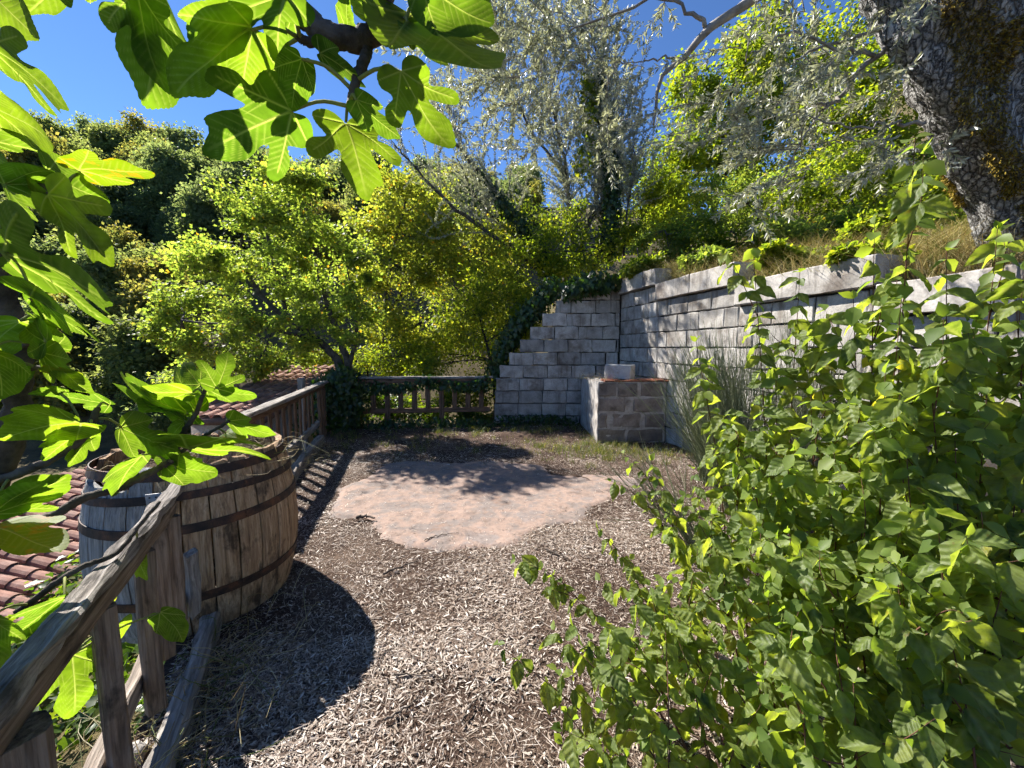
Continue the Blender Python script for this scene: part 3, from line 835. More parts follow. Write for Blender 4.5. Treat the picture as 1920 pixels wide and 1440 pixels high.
# earth inside and a broken bottom board standing up
dm = MB()
n = 40
V = [(0, 0, 0.86)]
for k in range(1, 7):
    for j in range(n):
        a_ = 2 * math.pi * j / n; r_ = 0.435 * k / 6
        V.append((r_ * math.cos(a_), r_ * math.sin(a_), 0.86 + 0.05 * noise.noise(Vector((r_ * math.cos(a_) * 6, r_ * math.sin(a_) * 6, 2)))))
dm.add(V, [(1 + (k - 1) * n + j, 1 + (k - 1) * n + (j + 1) % n, 1 + k * n + (j + 1) % n, 1 + k * n + j) for k in range(1, 6) for j in range(n)], [(0, 1 + j, 1 + (j + 1) % n) for j in range(n)])
mobj('planting_soil', dm.mesh('planting_soil', MAT['soil'], True), barrel, Matrix.Translation((BX, BY, 0)))
timber('broken_board', barrel, (BX + 0.24, BY - 0.17, 0.84), (BX + 0.27, BY - 0.16, 1.0), 0.19, 0.022, MAT['grey_wood'], 130, up=(0.75, -0.66, 0.05), jit=0.004, ragged=0.014)

# ------------------------------------------------------------------ tiled roofs below the terrace
MAT['tile'] = stone_mat('clay_roof_tile', [(0.26, 0.13, 0.095), (0.36, 0.20, 0.155), (0.44, 0.28, 0.23)], 7.0, stain=((0.13, 0.10, 0.085), 0.56, 0.6), vary=0.35, bump=0.4)
def tile_mesh(l, r0, r1, mat):
    n = 7; V = []
    for k in range(3):
        t = k / 2; rr_ = r0 + (r1 - r0) * t
        for s in (0, -0.014):
            for j in range(n):
                a_ = math.pi * j / (n - 1)
                V.append((l * t, (rr_ + s) * math.cos(a_), (rr_ + s) * math.sin(a_) * 0.8))
    F = []
    for k in range(2):
        for s in range(2):
            for j in range(n - 1):
                b_ = (k * 2 + s) * n + j
                f = (b_, b_ + 1, b_ + 1 + 2 * n, b_ + 2 * n)
                F.append(f if s else f[::-1])
    for k in (0, 2):
        for j in range(n - 1):
            b_ = k * 2 * n + j
            F.append((b_, b_ + 1, b_ + 1 + n, b_ + n))
    me = bpy.data.meshes.new('roof_tile')
    me.from_pydata(V, [], F)
    me.materials.append(mat)
    return me
TM = tile_mesh(0.43, 0.092, 0.075, MAT['tile'])
MAT['tile_bed'] = stone_mat('tile_bed', [(0.10, 0.06, 0.045), (0.2, 0.12, 0.09)], 5.0, rnd=False)
MAT['render_wall'] = stone_mat('house_render', [(0.3, 0.27, 0.23), (0.42, 0.38, 0.33)], 2.0, rnd=False)
def roof(name, label, org, e1, e2, nrow, ncol, wall_z, skip=None):
    """e1 runs from the eaves up the slope, e2 sideways along the eaves"""
    e1, e2 = Vector(e1).normalized(), Vector(e2).normalized()
    nn = e1.cross(e2); nn = nn if nn.z > 0 else -nn
    h = empty(name, (org[0], org[1], org[2]), label, 'roof', 'clay tiled roofs below the terrace')
    W0 = Matrix((e1, nn.cross(e1), nn)).transposed().to_4x4()
    for i in range(nrow):
        for j in range(ncol):
            if skip and skip(i, j): continue
            p = Vector(org) + e2 * (0.205 * i) + e1 * (0.335 * j) + nn * (0.02 + random.uniform(-0.004, 0.006))
            mobj('roof_tile', TM, h, Matrix.Translation(p) @ W0 @ Matrix.Rotation(random.uniform(-.03, .03), 4, 'Z') @ Matrix.Rotation(0.045, 4, 'Y'))
    a = Vector(org) - e2 * 0.1; b = a + e2 * (0.205 * nrow); c = b + e1 * (0.335 * ncol + 0.1); d = a + e1 * (0.335 * ncol + 0.1)
    bm_ = MB()
    up = [p + nn * 0.012 for p in (a, b, c, d)]; lo = [p - nn * 0.10 for p in (a, b, c, d)]
    bm_.add([tuple(p) for p in up + lo], [(0, 1, 2, 3), (7, 6, 5, 4), (0, 4, 5, 1), (1, 5, 6, 2), (2, 6, 7, 3), (3, 7, 4, 0)])
    mobj('roof_deck', bm_.mesh('roof_deck', MAT['tile_bed']), h)
    w = [Vector(p) + (Vector((sum(q.x for q in (a, b, c, d)) / 4, sum(q.y for q in (a, b, c, d)) / 4, p.z)) - p) * 0.12 for p in (a, b, c, d)]
    wm = MB()
    wm.add([(p.x, p.y, p.z - 0.08) for p in w] + [(p.x, p.y, wall_z) for p in w], [(0, 4, 5, 1), (1, 5, 6, 2), (2, 6, 7, 3), (3, 7, 4, 0)])
    mobj('house_wall', wm.mesh('house_wall', MAT['render_wall']), h)
    return h
roof('tiled_roof', 'low clay tiled roof below the terrace seen beside the barrel', (-4.55, 3.9, -1.85), (-1.0, 0.10, 0.20), (0.10, 1.0, 0.0), 18, 14, -5.0)
roof('tiled_roof', 'clay tiled roof behind the railing and under the yellow-green tree', (-5.5, 6.3, 0.41), (0, 1, 0.21), (1, 0, 0), 7, 10, -5.0)

# ------------------------------------------------------------------ trees
def clump_tree(name, label, cat, base, stems, clumps, leafmat, barkmat, tpl, lsize, nleaf, group=None, spread=0.30, flat=0.5, nsub=9, kind=None, twig_r=0.006, crown_name='crown', wvar=0.25, stemsides=7):
    """stems: [(points, r0, r1)], clumps: [(centre, (rx,ry,rz), weight)]; the crown is leaves in loose sprays round twig ends"""
    t = empty(name, base, label, cat, group)
    tm = MB(); allp = []
    for pts, r0, r1 in stems:
        P = spline(pts, max(8, 5 * len(pts)))
        P[1:-1] += rng.normal(0, r0 * 0.12, (len(P) - 2, 3))
        tube(tm, P, np.linspace(r0, r1, len(P)), stemsides, wob=0.06)
        allp.append(P)
    mobj('trunk', tm.mesh('trunk', barkmat, True), t)
    AP = np.vstack(allp)
    wsum = sum(c[2] for c in clumps)
    bm_, lm = MB(), MB()
    for cen, rad, w in clumps:
        cen = np.array(cen); rad = np.array(rad)
        k = max(3, int(nsub * w))
        sub = rdir(k) * (rng.uniform(0.25, 1, (k, 1)) ** 0.45) * rad * np.array([1, 1, 1])
        sub = cen + sub
        near = AP[np.argmin(((AP - cen) ** 2).sum(1) + 0.6 * np.maximum(0, AP[:, 2] - cen[2] + 0.2) ** 2)]
        L_ = spline([near, (near + cen) / 2 + rng.normal(0, 0.12, 3) * rad.mean() + (0, 0, 0.1 * rad.mean()), cen], 8)
        tube(bm_, L_, np.linspace(twig_r * 3.2, twig_r * 1.6, 8), 5)
        for s in sub:
            a = L_[rng.integers(3, 8)]
            tube(bm_, spline([a, (a + s) / 2 + rng.normal(0, 0.08, 3) * rad.mean(), s], 5), np.linspace(twig_r * 1.5, twig_r * 0.5, 5), 3, cap=False)
        n = int(nleaf * w / wsum)
        # each spray has its own tilt
        ti = rng.integers(0, k, n)
        ax = rdir(k); ax[:, 2] = np.abs(ax[:, 2]) * 0.3 + 1.0; ax = norm(ax)
        sz = spread * rad.mean() * rng.uniform(0.6, 1.35, k)
        g_ = rng.normal(0, 1, (n, 3))
        nn_ = ax[ti]
        off = g_ - (g_ * nn_).sum(1, keepdims=True) * nn_ * (1 - flat)
        C = sub[ti] + off * sz[ti][:, None]
        A = norm(off * 0.6 + rdir(n) * 0.8 + np.array([0, 0, -0.35]))
        Nn = norm(nn_ + rdir(n) * 0.75)
        cloud(lm, C, A, Nn, lsize * rng.uniform(1 - wvar, 1 + wvar, n), tpl)
    mobj('branches', bm_.mesh('branches', barkmat), t)
    c_ = mobj(crown_name, lm.mesh(crown_name, leafmat), t)
    return t

T_LEAF = tpl_diamond(0.36, 0.10, 0.42, 0.08)
T_LOBE = (np.array([(0, 0, 0), (.42, .12, .05), (.30, .36, .02), (.48, .62, .06), (.16, .66, .02), (0, 1, -.08), (-.16, .66, .02), (-.48, .62, .06), (-.30, .36, .02), (-.42, .12, .05)], float),
          np.array([(0, 1, 2), (0, 2, 4), (2, 3, 4), (0, 4, 5), (0, 5, 6), (0, 6, 8), (6, 7, 8), (0, 8, 9)]))
T_SLIM = tpl_diamond(0.13, 0.03, 0.45, 0.05)
T_OVAL = tpl_leaf6(0.30, 0.05, 0.12)

# far wooded hill: a few kinds of tree repeated
far_protos = []
FK = [('dark evergreen oak standing in the wood on the far hill', [(0, (0.08, 0.115, 0.06)), (0.6, (0.125, 0.165, 0.08)), (1, (0.19, 0.225, 0.115))]),
      ('grey-green leafy tree in the wood on the far hill', [(0, (0.10, 0.135, 0.055)), (0.6, (0.155, 0.19, 0.075)), (1, (0.22, 0.245, 0.105))]),
      ('yellowing olive-brown tree in the wood on the far hill', [(0, (0.12, 0.135, 0.045)), (0.6, (0.18, 0.18, 0.055)), (1, (0.24, 0.205, 0.065))])]
for i, (lab, st) in enumerate(FK):
    mt = leaf_mat('far_leaf_%d' % i, st, (2.2, 2.1, 1.1), 0.55, 1.0, 0.6, 0.2)
    for vv in range(2):
        cl = []
        for k in range(13):
            a = rng.uniform(0, 2 * math.pi); zz = rng.uniform(1.4, 5.8); rr_ = 1.75 * math.sqrt(max(0.05, 1 - ((zz - 3.2) / 3.0) ** 2)) * rng.uniform(0.55, 1.05)
            cl.append(((rr_ * math.cos(a), rr_ * math.sin(a), zz), (0.95, 0.95, 0.75), 1))
        cl.append(((0, 0, 3.6), (1.2, 1.2, 1.5), 1.4))
        p = clump_tree('woodland_tree', lab, 'tree', (0, 0, 0), [([(0, 0, -1.5), (0.1, 0, 1.5), (0, 0.1, 4.5)], 0.16, 0.05)], cl, mt, MAT['dark_bark'], T_LEAF, 0.26, 9000, 'trees in the wood on the far hill', spread=0.36, flat=0.75, nsub=10, twig_r=0.012)
        far_protos.append(p)

def copy_tree(o, W, keep_scale=True):
    c = o.copy()
    COL.objects.link(c)
    c.matrix_basis = W
    WM[c.name] = W.copy()
    for ch in o.children:
        d = ch.copy()
        COL.objects.link(d)
        d.parent = c
        WM[d.name] = W @ d.matrix_basis
    return c
used = set()
rsf = random.Random(11)
for y in np.arange(26, 80, 3.6):
    for x in np.arange(-112, 20, 3.9):
        xx, yy = x + rsf.uniform(-1.6, 1.6), y + rsf.uniform(-1.5, 1.5)
        u = 960 + 721 * xx / yy
        if u < -40 or u > 1010: continue
        if yy > 76 + 6 * math.sin(xx * 0.05) + 2: continue
        if u > 330 and 652 - 721 * (hill_z(xx, yy) + 6 - 1.6) / yy > 430: continue
        if 700 < u and rsf.random() < 0.35: continue
        band = noise.noise(Vector((xx * 0.05, yy * 0.07, 4)))
        k = (0 if rsf.random() < 0.45 - band else (1 if rsf.random() < 0.68 else 2)) * 2 + rsf.randrange(2)
        s = rsf.uniform(0.85, 1.45) * (0.95 + 0.3 * (rsf.random() < 0.2))
        W = Matrix.Translation((xx, yy, hill_z(xx, yy) - 0.2)) @ Matrix.Rotation(rsf.uniform(0, 6.3), 4, 'Z') @ Matrix.Diagonal((s, s, s * rsf.uniform(0.9, 1.25), 1))
        if k not in used:
            used.add(k)
            far_protos[k].matrix_basis = W
            WM[far_protos[k].name] = W
        else:
            copy_tree(far_protos[k], W)

clump_tree('maple_tree', 'yellow-green leafy tree leaning left behind the ivy corner of the railing', 'tree', (-3.647, 8.4, 0.335), [([(-3.647, 8.4, 0.335), (-3.73, 8.4, 1.159), (-4.219, 8.5, 1.74), (-4.897, 8.5, 2.204), (-5.357, 8.2, 2.844), (-5.642, 8.2, 3.604)], 0.11, 0.03),
 ([(-3.623, 8.4, 0.335), (-3.555, 8.4, 1.159), (-3.903, 8.6, 1.977), (-4.203, 8.6, 3.134), (-4.381, 8.6, 4.263), (-4.565, 8.6, 5.145)], 0.09, 0.025),
 ([(-4.219, 8.5, 1.74), (-4.961, 8.2, 1.959), (-5.859, 7.9, 2.054), (-6.633, 7.8, 2.154)], 0.05, 0.018),
 ([(-4.897, 8.5, 2.204), (-5.257, 8.8, 3.17), (-5.488, 8.9, 4.356), (-5.197, 8.9, 5.269)], 0.05, 0.018),
 ([(-3.555, 8.4, 1.159), (-3.333, 8.3, 1.964), (-3.389, 8.3, 2.86)], 0.05, 0.02)], [((-4.295, 7.521, 4.653), (0.63, 0.46, 0.44), 0.6), ((-5.189, 7.935, 4.415), (0.61, 0.58, 0.55), 0.65), ((-3.917, 7.931, 4.414), (0.55, 0.58, 0.55), 0.6),
 ((-6.439, 9.196, 4.029), (0.77, 0.56, 0.54), 0.6), ((-4.416, 7.732, 3.793), (0.64, 0.56, 0.54), 0.71), ((-4.011, 8.26, 3.619), (0.52, 0.54, 0.57), 0.6),
 ((-6.085, 7.552, 3.148), (0.58, 0.4, 0.38), 0.6), ((-5.55, 8.338, 3.032), (0.75, 0.49, 0.46), 0.62), ((-5.074, 9.198, 2.934), (0.7, 0.67, 0.64), 0.65),
 ((-7.457, 8.668, 2.625), (0.6, 0.38, 0.36), 0.6), ((-6.863, 9.122, 2.495), (0.89, 0.48, 0.46), 0.6), ((-4.867, 7.704, 2.042), (0.75, 0.4, 0.38), 0.6),
 ((-7.229, 8.344, 1.966), (0.64, 0.36, 0.35), 0.6), ((-5.922, 7.944, 1.622), (0.77, 0.39, 0.37), 0.6), ((-4.176, 8.479, 2.431), (0.47, 0.49, 0.59), 0.6),
 ((-4.597, 8.533, 1.565), (0.65, 0.42, 0.4), 0.6), ((-3.147, 7.524, 2.134), (0.4, 0.42, 0.57), 0.6), ((-3.205, 7.89, 3.217), (0.33, 0.34, 0.55), 0.6),
 ((-5.22, 8.003, 1.18), (0.78, 0.3, 0.29), 0.6), ((-7.364, 9.149, 1.12), (0.76, 0.35, 0.33), 0.6)], MAT['maple'], MAT['bark'], T_LOBE, 0.064, 34000, 'yellow-green trees behind the terrace', nsub=10, spread=0.31)
clump_tree('maple_tree', 'tall golden-green tree with a thin dark trunk behind the back railing', 'tree', (-3.62, 11.0, -0.056), [([(-3.62, 11.0, -0.056), (-3.633, 11.0, 1.023), (-3.586, 11.0, 2.53), (-3.373, 11.1, 4.167), (-2.961, 11.1, 5.609), (-2.792, 11.1, 6.457)], 0.07, 0.02),
 ([(-3.586, 11.0, 2.53), (-2.761, 11.3, 3.616), (-1.843, 11.4, 4.536), (-1.223, 11.4, 5.13)], 0.045, 0.015),
 ([(-3.594, 11.0, 1.781), (-2.348, 10.7, 2.36), (-1.157, 10.6, 2.925), (-0.291, 10.7, 3.509)], 0.045, 0.015)], [((-3.157, 11.319, 6.194), (0.78, 0.74, 0.71), 0.6), ((-2.402, 10.592, 5.426), (0.81, 0.77, 0.73), 0.65), ((-3.73, 11.357, 5.116), (0.63, 0.66, 0.79), 0.6),
 ((-2.84, 10.567, 4.597), (0.81, 0.77, 0.73), 0.65), ((-1.946, 11.141, 4.76), (0.93, 0.81, 0.77), 0.71), ((-3.725, 10.552, 3.483), (0.59, 0.61, 0.73), 0.6),
 ((-2.828, 10.402, 3.317), (0.87, 0.76, 0.72), 0.71), ((-1.865, 11.446, 3.642), (0.95, 0.83, 0.79), 0.71), ((-0.862, 10.651, 4.204), (0.89, 0.78, 0.74), 0.71),
 ((-2.488, 10.659, 2.212), (0.96, 0.7, 0.67), 0.7), ((-1.429, 11.579, 2.422), (1.04, 0.84, 0.8), 0.77), ((-3.93, 11.447, 2.257), (0.64, 0.67, 0.71), 0.6),
 ((-2.826, 10.747, 1.333), (0.89, 0.47, 0.45), 0.6), ((-0.472, 11.554, 3.199), (0.8, 0.84, 0.8), 0.6)], MAT['maple_far'], MAT['bark'], T_LOBE, 0.075, 32000, 'yellow-green trees behind the terrace', nsub=10, spread=0.33)
clump_tree('leafy_shrub', 'dark green leafy bush filling the gap between back railing and wall steps', 'shrub', (-0.396, 9.4, -0.082), [([(-0.396, 9.4, -0.082), (-0.457, 9.4, 0.976), (-0.774, 9.4, 2.267), (-1.021, 9.4, 3.277)], 0.05, 0.015),
 ([(-0.396, 9.4, -0.082), (0.0, 9.4, 1.237), (0.129, 9.4, 2.267)], 0.04, 0.012)], [((-0.771, 9.447, 3.034), (0.72, 0.76, 0.72), 0.72), ((-0.131, 9.613, 2.802), (0.67, 0.7, 0.73), 0.65), ((-1.241, 9.046, 2.242), (0.69, 0.66, 0.63), 0.65),
 ((-0.41, 9.929, 1.899), (0.83, 0.65, 0.62), 0.64), ((0.265, 9.629, 1.89), (0.4, 0.42, 0.53), 0.6), ((-1.516, 9.96, 1.353), (0.83, 0.46, 0.44), 0.6),
 ((-0.548, 9.872, 1.082), (0.82, 0.43, 0.41), 0.6), ((-2.161, 9.159, 1.119), (0.76, 0.35, 0.33), 0.6), ((0.252, 9.233, 2.754), (0.58, 0.61, 0.58), 0.6),
 ((0.494, 8.999, 2.239), (0.37, 0.39, 0.5), 0.6), ((-0.752, 8.975, 0.502), (0.75, 0.39, 0.37), 0.6), ((-1.987, 8.878, 0.389), (0.74, 0.39, 0.37), 0.6)], MAT['green'], MAT['dark_bark'], T_OVAL, 0.07, 18000, 'bushes behind the terrace', nsub=9, spread=0.36)
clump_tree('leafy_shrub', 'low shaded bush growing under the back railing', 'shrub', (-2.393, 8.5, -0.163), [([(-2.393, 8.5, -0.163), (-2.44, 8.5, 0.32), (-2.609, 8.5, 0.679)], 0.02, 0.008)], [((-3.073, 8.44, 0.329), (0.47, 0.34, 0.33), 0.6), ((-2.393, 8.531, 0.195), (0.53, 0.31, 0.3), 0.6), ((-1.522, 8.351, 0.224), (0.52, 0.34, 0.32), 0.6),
 ((-0.72, 8.553, 0.191), (0.53, 0.32, 0.31), 0.6)], MAT['darkgreen'], MAT['dark_bark'], T_OVAL, 0.07, 5000, 'bushes behind the terrace', spread=0.36)
clump_tree('leafy_shrub', 'green bushes seen under the yellow-green tree behind the railing corner', 'shrub', (-3.837, 10.2, 0.638), [([(-3.837, 10.2, 0.638), (-3.85, 10.2, 1.065), (-3.948, 10.2, 1.488)], 0.03, 0.01)], [((-4.76, 10.103, 1.21), (0.56, 0.38, 0.36), 0.6), ((-3.906, 10.086, 1.419), (0.63, 0.5, 0.48), 0.6), ((-3.24, 10.391, 1.199), (0.65, 0.42, 0.4), 0.6),
 ((-2.679, 10.188, 1.347), (0.57, 0.45, 0.42), 0.6), ((-5.46, 10.089, 1.07), (0.56, 0.32, 0.31), 0.6)], MAT['green'], MAT['dark_bark'], T_OVAL, 0.07, 7000, 'bushes behind the terrace', spread=0.36)
clump_tree('broadleaf_tree', 'tall green broadleaf tree rising on the bank right of the blue gap', 'tree', (6.53, 13.0, 3.919), [([(6.53, 13.0, 3.919), (6.551, 13.0, 5.287), (6.642, 13.0, 6.959), (6.799, 13.0, 8.911), (7.212, 13.0, 10.65)], 0.13, 0.03),
 ([(6.551, 13.0, 5.287), (5.788, 13.2, 6.874), (5.377, 13.2, 8.369)], 0.06, 0.02), ([(6.642, 13.0, 6.959), (7.868, 13.0, 8.105), (8.627, 13.0, 9.549)], 0.06, 0.02)], [((5.579, 12.977, 9.377), (0.81, 0.85, 0.81), 0.6), ((6.51, 13.246, 10.503), (0.92, 0.96, 0.92), 0.6), ((7.052, 12.468, 10.728), (0.86, 0.82, 0.78), 0.6),
 ((8.527, 13.57, 11.857), (0.94, 0.89, 0.85), 0.6), ((4.981, 12.427, 7.973), (0.78, 0.81, 0.78), 0.6), ((6.268, 13.3, 8.915), (1.01, 1.07, 1.01), 0.72),
 ((7.496, 13.414, 9.966), (1.12, 1.07, 1.02), 0.79), ((8.042, 12.422, 9.799), (1.03, 0.99, 0.95), 0.79), ((5.041, 13.345, 7.271), (0.78, 0.82, 0.83), 0.6),
 ((5.779, 12.839, 7.218), (0.98, 0.93, 0.89), 0.65), ((7.063, 13.094, 8.152), (1.09, 1.05, 1.0), 0.79), ((7.799, 12.411, 8.427), (1.03, 0.99, 0.95), 0.79),
 ((5.163, 12.456, 5.779), (0.86, 0.73, 0.69), 0.6), ((6.403, 12.617, 5.995), (1.05, 0.83, 0.79), 0.64), ((8.09, 13.546, 7.184), (1.13, 0.99, 0.94), 0.71),
 ((4.646, 12.636, 5.839), (0.53, 0.55, 0.61), 0.6), ((9.614, 13.307, 10.864), (1.11, 1.16, 1.11), 0.86), ((9.897, 13.516, 9.201), (1.12, 1.18, 1.12), 0.86)], MAT['green'], MAT['bark'], T_LEAF, 0.12, 30000, 'trees on the bank', nsub=9, spread=0.35)
clump_tree('broadleaf_tree', 'green tree half hidden behind the old olive trunk', 'tree', (9.208, 10.0, 3.649), [([(9.208, 10.0, 3.649), (8.981, 10.0, 4.696), (8.737, 10.0, 5.976), (8.87, 10.0, 7.47), (9.127, 10.0, 8.921)], 0.11, 0.03),
 ([(8.981, 10.0, 4.696), (8.122, 10.2, 5.805), (7.506, 10.2, 6.831)], 0.05, 0.02)], [((8.344, 10.53, 6.473), (0.88, 0.84, 0.8), 0.79), ((8.479, 9.813, 6.998), (0.82, 0.86, 0.82), 0.86), ((9.172, 9.826, 7.967), (0.82, 0.86, 0.82), 0.86),
 ((8.312, 10.03, 8.22), (0.77, 0.8, 0.83), 0.79), ((9.585, 10.331, 5.99), (0.86, 0.83, 0.79), 0.79), ((7.89, 9.53, 4.92), (0.79, 0.62, 0.59), 0.64),
 ((10.215, 10.298, 4.789), (0.86, 0.75, 0.71), 0.71), ((9.031, 10.357, 9.428), (0.86, 0.9, 0.86), 0.86), ((10.405, 10.432, 7.079), (0.87, 0.91, 0.87), 0.86),
 ((10.29, 9.444, 5.373), (0.79, 0.83, 0.79), 0.86), ((12.243, 10.535, 6.475), (0.88, 0.92, 0.88), 0.86), ((6.815, 9.509, 5.52), (0.59, 0.62, 0.59), 0.6)], MAT['green'], MAT['bark'], T_LEAF, 0.1, 20000, 'trees on the bank', nsub=9, spread=0.35)
clump_tree('bank_bush', 'tangled green bush high on the bank behind the olive sprays', 'shrub', (6.031, 9.5, 3.797), [([(6.031, 9.5, 3.797), (5.937, 9.5, 4.295), (5.843, 9.5, 4.787)], 0.03, 0.01)], [((5.538, 9.436, 5.008), (0.79, 0.55, 0.52), 0.6), ((6.341, 9.544, 5.413), (0.79, 0.63, 0.6), 0.64), ((7.23, 9.667, 4.968), (0.8, 0.56, 0.54), 0.6),
 ((4.765, 9.436, 5.37), (0.65, 0.55, 0.52), 0.6)], MAT['maple'], MAT['bark'], T_OVAL, 0.06, 7500, 'bushes on the bank', nsub=9, spread=0.38)
clump_tree('bank_bush', 'leafy yellow-green thicket filling the bank in front of the half hidden tree', 'shrub', (6.784, 7.6, 3.258), [([(6.784, 7.6, 3.258), (6.698, 7.6, 3.657), (6.614, 7.6, 4.051)], 0.03, 0.01)], [((6.202, 7.77, 4.605), (0.65, 0.51, 0.48), 0.64), ((6.816, 7.618, 4.254), (0.63, 0.44, 0.42), 0.6), ((7.299, 7.525, 4.606), (0.63, 0.49, 0.47), 0.64),
 ((6.369, 7.527, 4.989), (0.57, 0.44, 0.42), 0.6)], MAT['green'], MAT['bark'], T_OVAL, 0.06, 7500, 'bushes on the bank', nsub=9, spread=0.38)
clump_tree('bank_bush', 'bushy green growth under the old olive trunk', 'shrub', (6.717, 6.2, 2.871), [([(6.717, 6.2, 2.871), (6.641, 6.2, 3.197), (6.566, 6.2, 3.52)], 0.03, 0.01)], [((6.007, 6.071, 3.637), (0.42, 0.35, 0.34), 0.6), ((6.524, 6.031, 3.701), (0.46, 0.4, 0.38), 0.6), ((7.067, 6.06, 3.476), (0.42, 0.35, 0.34), 0.6),
 ((6.496, 6.276, 4.187), (0.44, 0.37, 0.35), 0.6)], MAT['green'], MAT['bark'], T_OVAL, 0.06, 7500, 'bushes on the bank', nsub=9, spread=0.38)
clump_tree('bank_bush', 'shady green bush at the back of the bank between olive and broadleaf tree', 'shrub', (3.621, 10.5, 3.89), [([(3.621, 10.5, 3.89), (3.532, 10.5, 4.441), (3.444, 10.5, 4.987)], 0.03, 0.01)], [((3.576, 10.699, 5.189), (0.59, 0.62, 0.67), 0.6), ((3.237, 10.365, 5.741), (0.43, 0.45, 0.58), 0.6), ((3.849, 10.319, 5.459), (0.57, 0.6, 0.57), 0.6)], MAT['green'], MAT['bark'], T_OVAL, 0.06, 7500, 'bushes on the bank', nsub=9, spread=0.38)
clump_tree('bank_bush', 'yellow-green bush at the top of the bank below the tall broadleaf tree', 'shrub', (3.625, 8.9, 3.188), [([(3.625, 8.9, 3.188), (3.546, 8.9, 3.659), (3.469, 8.9, 4.124)], 0.03, 0.01)], [((3.3, 9.095, 4.18), (0.44, 0.46, 0.44), 0.6), ((3.66, 8.913, 3.954), (0.43, 0.36, 0.35), 0.6), ((4.044, 8.862, 4.229), (0.43, 0.41, 0.39), 0.6)], MAT['maple'], MAT['bark'], T_OVAL, 0.06, 7500, 'bushes on the bank', nsub=9, spread=0.38)
clump_tree('bank_bush', 'olive-green bush in the middle of the bank above the stepped coping', 'shrub', (4.787, 8.2, 3.063), [([(4.787, 8.2, 3.063), (4.707, 8.2, 3.497), (4.628, 8.2, 3.926)], 0.03, 0.01)], [((4.455, 8.095, 4.001), (0.51, 0.38, 0.36), 0.6), ((5.099, 8.238, 3.829), (0.51, 0.31, 0.3), 0.6), ((4.153, 8.331, 3.745), (0.4, 0.29, 0.28), 0.6)], MAT['green'], MAT['bark'], T_OVAL, 0.06, 7500, 'bushes on the bank', nsub=9, spread=0.38)
clump_tree('bank_bush', 'sunlit yellowish bush on the bank behind the tall dogwood stem', 'shrub', (5.255, 6.8, 2.903), [([(5.255, 6.8, 2.903), (5.183, 6.8, 3.262), (5.111, 6.8, 3.617)], 0.03, 0.01)], [((4.734, 6.782, 3.612), (0.47, 0.32, 0.3), 0.6), ((5.276, 6.769, 3.52), (0.47, 0.28, 0.26), 0.6), ((5.689, 6.622, 3.565), (0.46, 0.29, 0.28), 0.6)], MAT['maple'], MAT['bark'], T_OVAL, 0.06, 7500, 'bushes on the bank', nsub=9, spread=0.38)
clump_tree('bank_bush', 'dense green bush on the bank beside the old olive trunk', 'shrub', (5.425, 5.4, 2.563), [([(5.425, 5.4, 2.563), (5.361, 5.4, 2.849), (5.298, 5.4, 3.132)], 0.03, 0.01)], [((5.454, 5.566, 3.251), (0.39, 0.26, 0.25), 0.6), ((5.591, 5.213, 3.214), (0.36, 0.27, 0.26), 0.6), ((4.866, 5.397, 3.061), (0.3, 0.19, 0.18), 0.6)], MAT['green'], MAT['bark'], T_OVAL, 0.06, 7500, 'bushes on the bank', nsub=9, spread=0.38)
clump_tree('bank_bush', 'small weedy bush leaning over the first coping step', 'shrub', (2.536, 7.6, 2.703), [([(2.536, 7.6, 2.703), (2.472, 7.6, 3.107), (2.408, 7.6, 3.508)], 0.03, 0.01)], [((2.671, 7.735, 3.185), (0.19, 0.18, 0.17), 0.6), ((2.323, 7.452, 3.078), (0.14, 0.13, 0.12), 0.6)], MAT['green'], MAT['bark'], T_OVAL, 0.06, 7500, 'bushes on the bank', nsub=9, spread=0.38)
clump_tree('bank_bush', 'leafy weed patch behind the second coping step', 'shrub', (3.173, 6.3, 2.556), [([(3.173, 6.3, 2.556), (3.114, 6.3, 2.891), (3.056, 6.3, 3.222)], 0.03, 0.01)], [((3.026, 6.393, 2.994), (0.21, 0.15, 0.14), 0.6), ((3.413, 6.48, 3.099), (0.2, 0.15, 0.14), 0.6)], MAT['maple'], MAT['bark'], T_OVAL, 0.06, 7500, 'bushes on the bank', nsub=9, spread=0.38)
clump_tree('bank_bush', 'green weeds behind the third coping step', 'shrub', (3.401, 4.9, 2.344), [([(3.401, 4.9, 2.344), (3.351, 4.9, 2.604), (3.301, 4.9, 2.862)], 0.03, 0.01)], [((3.28, 4.952, 2.713), (0.21, 0.14, 0.14), 0.6), ((3.663, 5.015, 2.694), (0.18, 0.13, 0.13), 0.6)], MAT['green'], MAT['bark'], T_OVAL, 0.06, 7500, 'bushes on the bank', nsub=9, spread=0.38)
clump_tree('bank_bush', 'tangle of weeds at the foot of the old olive', 'shrub', (3.45, 3.9, 2.192), [([(3.45, 3.9, 2.192), (3.406, 3.9, 2.399), (3.363, 3.9, 2.604)], 0.03, 0.01)], [((3.438, 3.743, 2.466), (0.19, 0.13, 0.12), 0.6), ((3.248, 3.874, 2.445), (0.16, 0.1, 0.1), 0.6)], MAT['green'], MAT['bark'], T_OVAL, 0.06, 7500, 'bushes on the bank', nsub=9, spread=0.38)
